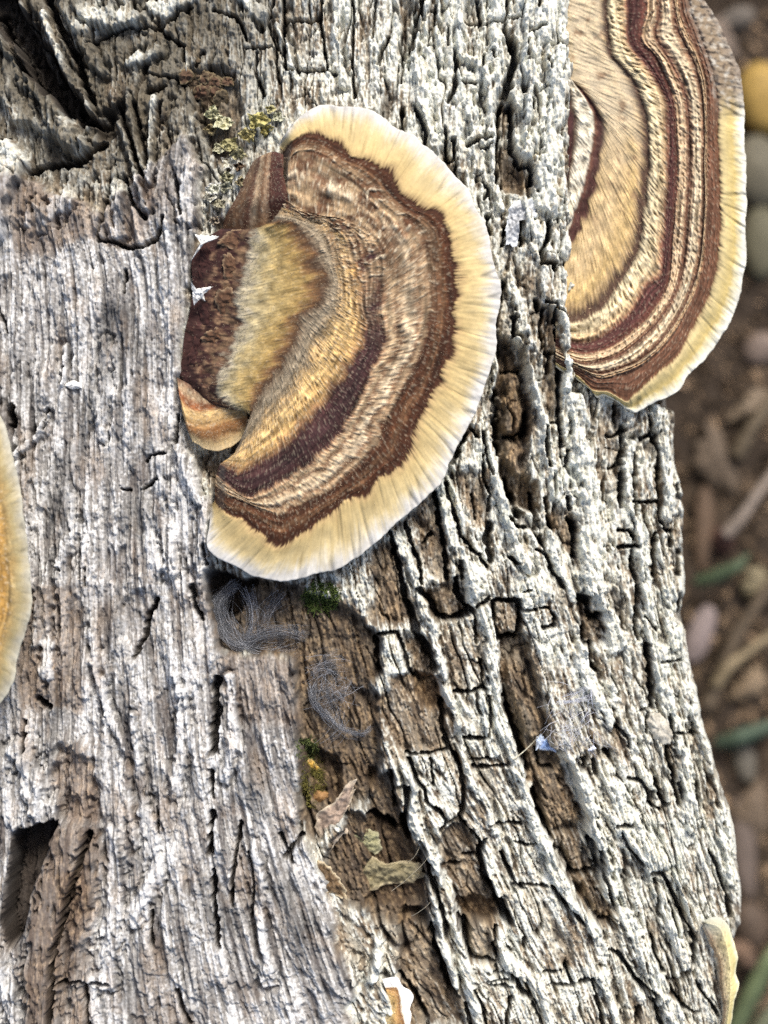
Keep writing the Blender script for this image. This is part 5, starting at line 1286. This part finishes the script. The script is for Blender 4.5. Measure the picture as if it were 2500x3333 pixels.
m1 = lambda x, y: (600 + x / 1.659, 1750 + y / 1.659)
def spec(l):
    return [(*m1(a, b), *m1(c, d), sg, n, j) for a, b, c, d, sg, n, j in l]
tuft_hair('hair_tuft', 'shiny grey hair tuft snagged right under the lower left rim of the middle bracket', spec([(270, 250, 240, 500, 45, 45, 10), (190, 470, 320, 600, 14, 40, 10), (320, 580, 640, 520, -25, 36, 16), (330, 300, 350, 560, -20, 18, 20), (520, 300, 420, 480, 10, 16, 20), (220, 420, 560, 580, 60, 20, 24)]), 31)
tuft_hair('hair_tuft', 'loosely tangled grey hair tuft lower down in the bark furrow', spec([(690, 800, 760, 960, 12, 40, 9), (700, 760, 840, 720, -18, 14, 26), (740, 880, 880, 780, 12, 14, 34), (760, 940, 940, 1060, 16, 24, 9), (930, 1060, 1010, 1020, 10, 8, 7), (820, 950, 760, 1080, -20, 8, 26), (700, 700, 860, 660, -14, 9, 26), (780, 760, 800, 930, 22, 12, 38), (860, 860, 740, 820, 20, 10, 34)]), 33)

# cobweb and blue lint on the right
web = []
rr = np.random.default_rng(41)
for i in range(70):
    x0, y0 = 1790 + 150 * rr.random(), 2230 + 200 * rr.random()
    a, L = rr.normal(1.5, .9), 40 + 70 * rr.random()
    x1, y1 = x0 + L * math.cos(a), y0 + L * math.sin(a)
    z = max(log_z(x0, y0), log_z(x1, y1)) + .0005
    web.append(hair_path(x0, y0, x1, y1, 4, z, z, i, n=6, wig=5))
for (x0, y0, x1, y1) in [(1830, 2270, 1925, 2235), (1835, 2285, 1930, 2262), (1820, 2290, 1925, 2275), (1925, 2235, 1930, 2300)]:
    for k in range(5):
        z = max(log_z(x0, y0), log_z(x1, y1)) + .0008
        web.append(hair_path(x0 + rr.normal(0, 4), y0 + rr.normal(0, 4), x1, y1 + rr.normal(0, 5), 3, z, z, k, n=8, wig=3))
tag(strands('cobweb', web, .045, M_HAIR, [(.66, .68, .76)] * len(web)), 'fine whitish cobweb threads stretched over the bark above the blue lint', 'cobweb')
lint = empty('blue_lint')
tag(lint, 'small bright blue lint shred hanging on the bark at right, with pale stalk', 'lint')
zl = log_z(1770, 2420) + .0016
flake('shred', Z('F', [(0, 860), (60, 840), (110, 850), (170, 815), (150, 880), (145, 945), (90, 930), (10, 925)]), zl, M_FILM, (.38, .55, .92), lint, dome=.3, rough=.4, thick=.1, seed=81, edge=(.66, .76, .92))
flake('shred', Z('F', [(-10, 830), (30, 800), (60, 850), (20, 900), (-15, 930)]), zl + .0002, M_FILM, (.60, .70, .88), lint, dome=.2, rough=.4, thick=.1, seed=82)
flake('shred', Z('F', [(385, 930), (430, 890), (455, 915), (400, 940)]), log_z(1925, 2437) + .001, M_FILM, (.72, .76, .88), lint, dome=.2, rough=.3, thick=.1, seed=83)
stalk = [hair_path(1672, 2472, 1755, 2395, 3, log_z(1672, 2472) + .001, zl + .0004, 5 + i, n=8, wig=4) for i in range(6)]
strands('stalk', stalk, .07, M_HAIR, [(.52, .5, .40)] * 6, lint)

# single loose fibres lying on the bark
for i, (a, b, c_, d_, lb) in enumerate([(1328, 2808, 1365, 2755, 'short stray fibre across the groove right of the lichen scale'), (1275, 2900, 1395, 2790, 'long pale stray fibre from the dead leaf to the bark ridge'), (1340, 2980, 1400, 2935, 'stray fibre below the dead leaf tip'),
                                        (2175, 3230 - 390, 2290, 3100, 'long bent pale bast fibre along the crack at the lower right')]):
    z = max(log_z(a, b), log_z(c_, d_), log_z((a + c_) / 2, (b + d_) / 2)) + .0008
    tag(strands('loose_fibre', [hair_path(a, b, c_, d_, 6 if i < 3 else -22, z, z, 90 + i, n=14, wig=4)], .07 if i < 3 else .16, M_HAIR, [(.50, .45, .34)]), lb, 'fibre', 'stray fibres on the bark')

# ------------------------------------------------------------------ the ground beside the log
GZ = -0.078
gx_ = axis(-3.0, 3.0, -0.02, 0.14, 0.0011, 0.03)
gy_ = axis(-3.0, 3.0, -0.12, 0.12, 0.0011, 0.03)
GX, GY = np.meshgrid(gx_, gy_)
gh = .0050 * fbm(GX / .03, GY / .03, 91, 4) + .0022 * fbm(GX / .006, GY / .006, 95, 3)
gcol = np.ones(GX.shape + (3,)) * np.array([.042, .031, .023])
gcol = mix(gcol, (.095, .068, .046), sst(0, .4, fbm(GX / .012, GY / .012, 97, 3)))
gcol = mix(gcol, (.022, .017, .014), sst(0.05, .4, fbm(GX / .010, GY / .010, 99, 3)))
gq = np.arange(GX.size).reshape(GX.shape)
gf = np.stack([gq[:-1, :-1], gq[:-1, 1:], gq[1:, 1:], gq[1:, :-1]], -1).reshape(-1, 4)
ground = mesh_obj('ground', np.stack([GX, GY, GZ + gh], -1).reshape(-1, 3), gf, M_SOIL, None, gcol.reshape(-1, 3))
tag(ground, 'dark brown woodland soil beside the log', kind='structure')


def ground_h(sx, sy):
    w = S2W(sx, sy, GZ)
    j = min(max(int(np.searchsorted(gx_, w[0])), 1), len(gx_) - 2)
    i = min(max(int(np.searchsorted(gy_, w[1])), 1), len(gy_) - 2)
    return GZ + float(gh[i - 1:i + 2, j - 1:j + 2].max())


def pebble(sx, sy, rx, ry, ang, col, lb, seed, cat='pebble', name='pebble', lift=.4):
    n, m = 28, 18
    u = np.linspace(0, 2 * math.pi, n, endpoint=False)
    v = np.linspace(0.02, math.pi - .02, m)
    UU, VV = np.meshgrid(u, v)
    k = K * (CAM_Z - GZ) / CAM_Z
    bump_ = 1 + .16 * fbm(np.cos(UU) * np.sin(VV) * 1.2 + seed, np.sin(UU) * np.sin(VV) * 1.2 + np.cos(VV), seed, 3)
    x, y, zz = rx * k * np.cos(UU) * np.sin(VV) * bump_, ry * k * np.sin(UU) * np.sin(VV) * bump_, min(rx, ry) * k * .75 * np.cos(VV) * bump_
    ca, sa = math.cos(ang), math.sin(ang)
    z = ground_h(sx, sy) + min(rx, ry) * k * lift
    c = S2W(sx, sy, z)
    W = np.stack([c[0] + x * ca - y * sa, c[1] + x * sa + y * ca, z + zz], -1).reshape(-1, 3)
    q_ = np.arange(n * m).reshape(m, n)
    f = np.stack([q_[:-1], q_[1:], np.roll(q_[1:], -1, 1), np.roll(q_[:-1], -1, 1)], -1).reshape(-1, 4)
    C = np.ones((len(W), 3)) * np.array(col) * .40 * (1 + .35 * fbm(W[:, 0] / .003, W[:, 1] / .003, seed, 3))[:, None]
    o = mesh_obj(name, W, f, M_STONE, None, C)
    tag(o, lb, cat, 'pebbles and stones on the ground' if name == 'pebble' else None)


pebble(2465, 560, 85, 120, .1, (.30, .27, .19), 'blurred olive-grey stone right below the yellow leaf', 1)
pebble(2478, 790, 70, 120, .0, (.27, .25, .16), 'blurred greenish-grey stone, second below the yellow leaf', 2)
pebble(2475, 1135, 62, 52, .4, (.38, .29, .24), 'blurred rosy pebble level with the lower end of the right bracket', 3)
pebble(2278, 2065, 42, 100, -.35, (.50, .40, .38), 'long pale pink pebble touching the log flank below the green blade', 4)
pebble(2290, 1720, 34, 140, -.05, (.26, .17, .11), 'brown stone standing against the log flank above the green blade', 5)
pebble(2425, 2480, 36, 70, .2, (.28, .25, .20), 'grey-tan stone beside the lower green blade', 6)
pebble(2420, 2760, 40, 170, .1, (.30, .23, .19), 'long dull pink stone against the lower log flank', 7)
pebble(2445, 3010, 55, 80, .2, (.20, .14, .10), 'dark brown stone right of the yellow-cream bracket', 8)
pebble(2350, 1760, 42, 46, .2, (.10, .042, .03), 'dark red pebble under the pale twig end', 9)
pebble(2400, 60, 60, 40, .3, (.26, .22, .18), 'blurred grey-brown pebble in the top right corner', 10)


def twig(path, r0, r1, col, lb, seed, z_off=.002):
    p = np.array([S2W(x, y, max(ground_h(x, y), GZ) + z_off + dz) for x, y, dz in path])
    t = np.linspace(0, len(p) - 1, 24)
    P = np.stack([np.interp(t, np.arange(len(p)), p[:, i]) for i in range(3)], -1)
    P[:, 2] += .0004 * gnoise(t * 1.3, t * 0, seed)
    n = 9
    d = np.gradient(P, axis=0)
    d /= np.linalg.norm(d, axis=1, keepdims=True)
    a = np.cross(d, [0, 0, 1.0])
    a /= np.linalg.norm(a, axis=1, keepdims=True)
    b = np.cross(d, a)
    rr_ = np.linspace(r0, r1, len(P)) * (1 + .25 * gnoise(t * 2, t * 0, seed + 1))
    ring = np.stack([P + (a * math.cos(x) + b * math.sin(x)) * rr_[:, None] for x in np.linspace(0, 2 * math.pi, n, endpoint=False)], 1).reshape(-1, 3)
    m = len(P)
    q_ = np.arange(m * n).reshape(m, n)
    f = np.stack([q_[:-1], np.roll(q_[:-1], -1, 1), np.roll(q_[1:], -1, 1), q_[1:]], -1).reshape(-1, 4)
    C = np.ones((m * n, 3)) * np.array(col) * .46 * (1 + .4 * gnoise(ring[:, 0] / .002, ring[:, 1] / .002, seed))[:, None]
    o = mesh_obj('twig', ring, f, M_STONE, None, C)
    tag(o, lb, 'twig', 'twigs on the ground')


twig([(2360, 1740, .004), (2410, 1690, .005), (2470, 1600, .004), (2600, 1440, .002)], .0011, .0008, (.44, .36, .30), 'pale pinkish twig reaching in from the right edge above the green blade', 1)
twig([(2330, 2230, .003), (2370, 2170, .004), (2410, 2140, .003), (2520, 2060, .002)], .0010, .0008, (.42, .33, .20), 'light tan twig right of the long pink pebble', 2)
twig([(2300, 2300, .001), (2400, 2060, .001), (2540, 1850, .001)], .0012, .0009, (.20, .15, .10), 'dull brown twig lying diagonally below the green blade', 3)
twig([(2400, 1480, .001), (2440, 1400, .002), (2560, 1240, .002)], .0013, .0009, (.22, .17, .11), 'brown twig slanting up to the right edge under the rosy pebble', 4)


def blade(pts, wmm, col, lb, seed):
    p = np.array([S2W(x, y, ground_h(x, y) + dz) for x, y, dz in pts])
    t = np.linspace(0, len(p) - 1, 20)
    P = np.stack([np.interp(t, np.arange(len(p)), p[:, i]) for i in range(3)], -1)
    d = np.gradient(P, axis=0)
    side = np.cross(d, [0, 0, 1.0])
    side /= np.linalg.norm(side, axis=1, keepdims=True)
    w = wmm / 2000 * np.sin(np.linspace(.6, math.pi - .15, len(P)))[:, None]
    up = np.array([0, 0, .00015])
    v = np.stack([P - side * w + up, P - up, P + side * w + up, P - up * 2.5], 1).reshape(-1, 3)
    q_ = np.arange(len(P) - 1)[:, None] * 4
    f = np.concatenate([q_ + np.array([[i, (i + 1) % 4, 4 + (i + 1) % 4, 4 + i]]) for i in range(4)])
    C = np.ones((len(v), 3)) * np.array(col) * np.array([.5, .46, .6]) * (1 + .3 * gnoise(v[:, 0] / .004, v[:, 1] / .004, seed))[:, None]
    o = mesh_obj('grass_blade', v, f, M_GRASS, None, C)
    tag(o, lb, 'grass', 'grass blades on the ground')


blade([(2260, 1895, .004), (2320, 1880, .007), (2400, 1845, .008), (2440, 1800, .006)], 2.6, (.11, .17, .07), 'uppermost green grass blade sticking out from the log halfway down', 1)
blade([(2330, 2420, .002), (2400, 2405, .004), (2480, 2375, .005), (2600, 2330, .004)], 3.2, (.10, .16, .08), 'green grass blade beside the flared lower flank, second from top', 2)
blade([(2360, 3420, .004), (2430, 3270, .008), (2500, 3130, .009), (2580, 3000, .006)], 3.4, (.22, .30, .11), 'light green grass blade in the bottom right corner', 3)
blade([(2400, 3460, .004), (2490, 3330, .006), (2580, 3200, .006)], 3.0, (.24, .28, .13), 'second light green blade cut by the bottom right corner', 4)


def dead_leaf(cx, cy, rx, ry, ang, col, lb, seed, cat='leaf', dz=.0015):
    ts = np.linspace(0, 2 * math.pi, 26)[:-1]
    pts = []
    for a in ts:
        r_ = 1 + .18 * math.sin(3 * a + seed) + .1 * math.sin(7 * a + seed)
        x, y = rx * r_ * math.cos(a), ry * r_ * math.sin(a)
        pts.append((cx + x * math.cos(ang) - y * math.sin(ang), cy + x * math.sin(ang) + y * math.cos(ang)))
    o = flake('fallen_leaf', pts, ground_h(cx, cy) + dz, M_LEAF, col, dome=1.6, rough=.7, thick=.25, seed=seed, n=60, rings=8, vein=.2)
    tag(o, lb, cat, 'fallen leaves on the ground')


pebble(2478, 320, 80, 118, .1, (.80, .52, .14), 'blurred rounded ochre-yellow fruit at the right edge beside the big right bracket', 21, cat='fruit', name='fallen_fruit')
dead_leaf(2420, 3100, 60, 45, 1.1, (.17, .11, .075), 'brown fallen leaf right of the yellow-cream bracket', 2)
dead_leaf(2330, 1500, 110, 60, 1.2, (.105, .078, .055), 'dull dark brown fallen leaf right below the big right bracket', 3)
dead_leaf(2440, 2230, 70, 40, -.7, (.21, .155, .10), 'tan fallen leaf between the two upper grass blades', 4)
dead_leaf(2450, 1320, 80, 40, -.5, (.17, .13, .09), 'greyish tan fallen leaf at the right edge below the rosy pebble', 5)
dead_leaf(2450, 2640, 60, 90, .2, (.13, .095, .065), 'brown fallen leaf at the right edge behind the long dull pink stone', 6)
dead_leaf(2330, 130, 80, 60, .5, (.15, .115, .09), 'grey-brown fallen leaf in the top right corner beside the old upper margin', 7)
dead_leaf(2470, 1900, 60, 50, .4, (.19, .16, .10), 'olive-brown fallen leaf right of the uppermost green blade tip', 8)
# crumbs of litter that nobody could count
rr = np.random.default_rng(77)
cv, cf, cc = [], [], []
tet = np.array([(1, 0, -.5), (-.5, .8, -.4), (-.5, -.8, -.4), (0, 0, .7)])
tf = np.array([(0, 1, 3), (1, 2, 3), (2, 0, 3), (0, 2, 1)])
for i in range(2600):
    sx, sy = rr.uniform(2150, 2700), rr.uniform(-250, 3600)
    z = ground_h(sx, sy)
    s = .0004 + .0011 * rr.random() ** 2
    M3 = np.linalg.qr(rr.normal(size=(3, 3)))[0]
    v = (tet * np.array([1.8, .8, .5])) @ M3 * s + S2W(sx, sy, z)
    cf.append(tf + 4 * i)
    cv.append(v)
    g = rr.random()
    cc.append(np.tile(np.array([.20, .14, .09]) * (.25 + 1.5 * g * g), (4, 1)))
crumbs = mesh_obj('leaf_litter', np.vstack(cv), np.vstack(cf), M_SOIL, None, np.vstack(cc), smooth=False)
tag(crumbs, 'crumbs of dry leaf litter scattered over the soil', 'leaf litter', kind='stuff')
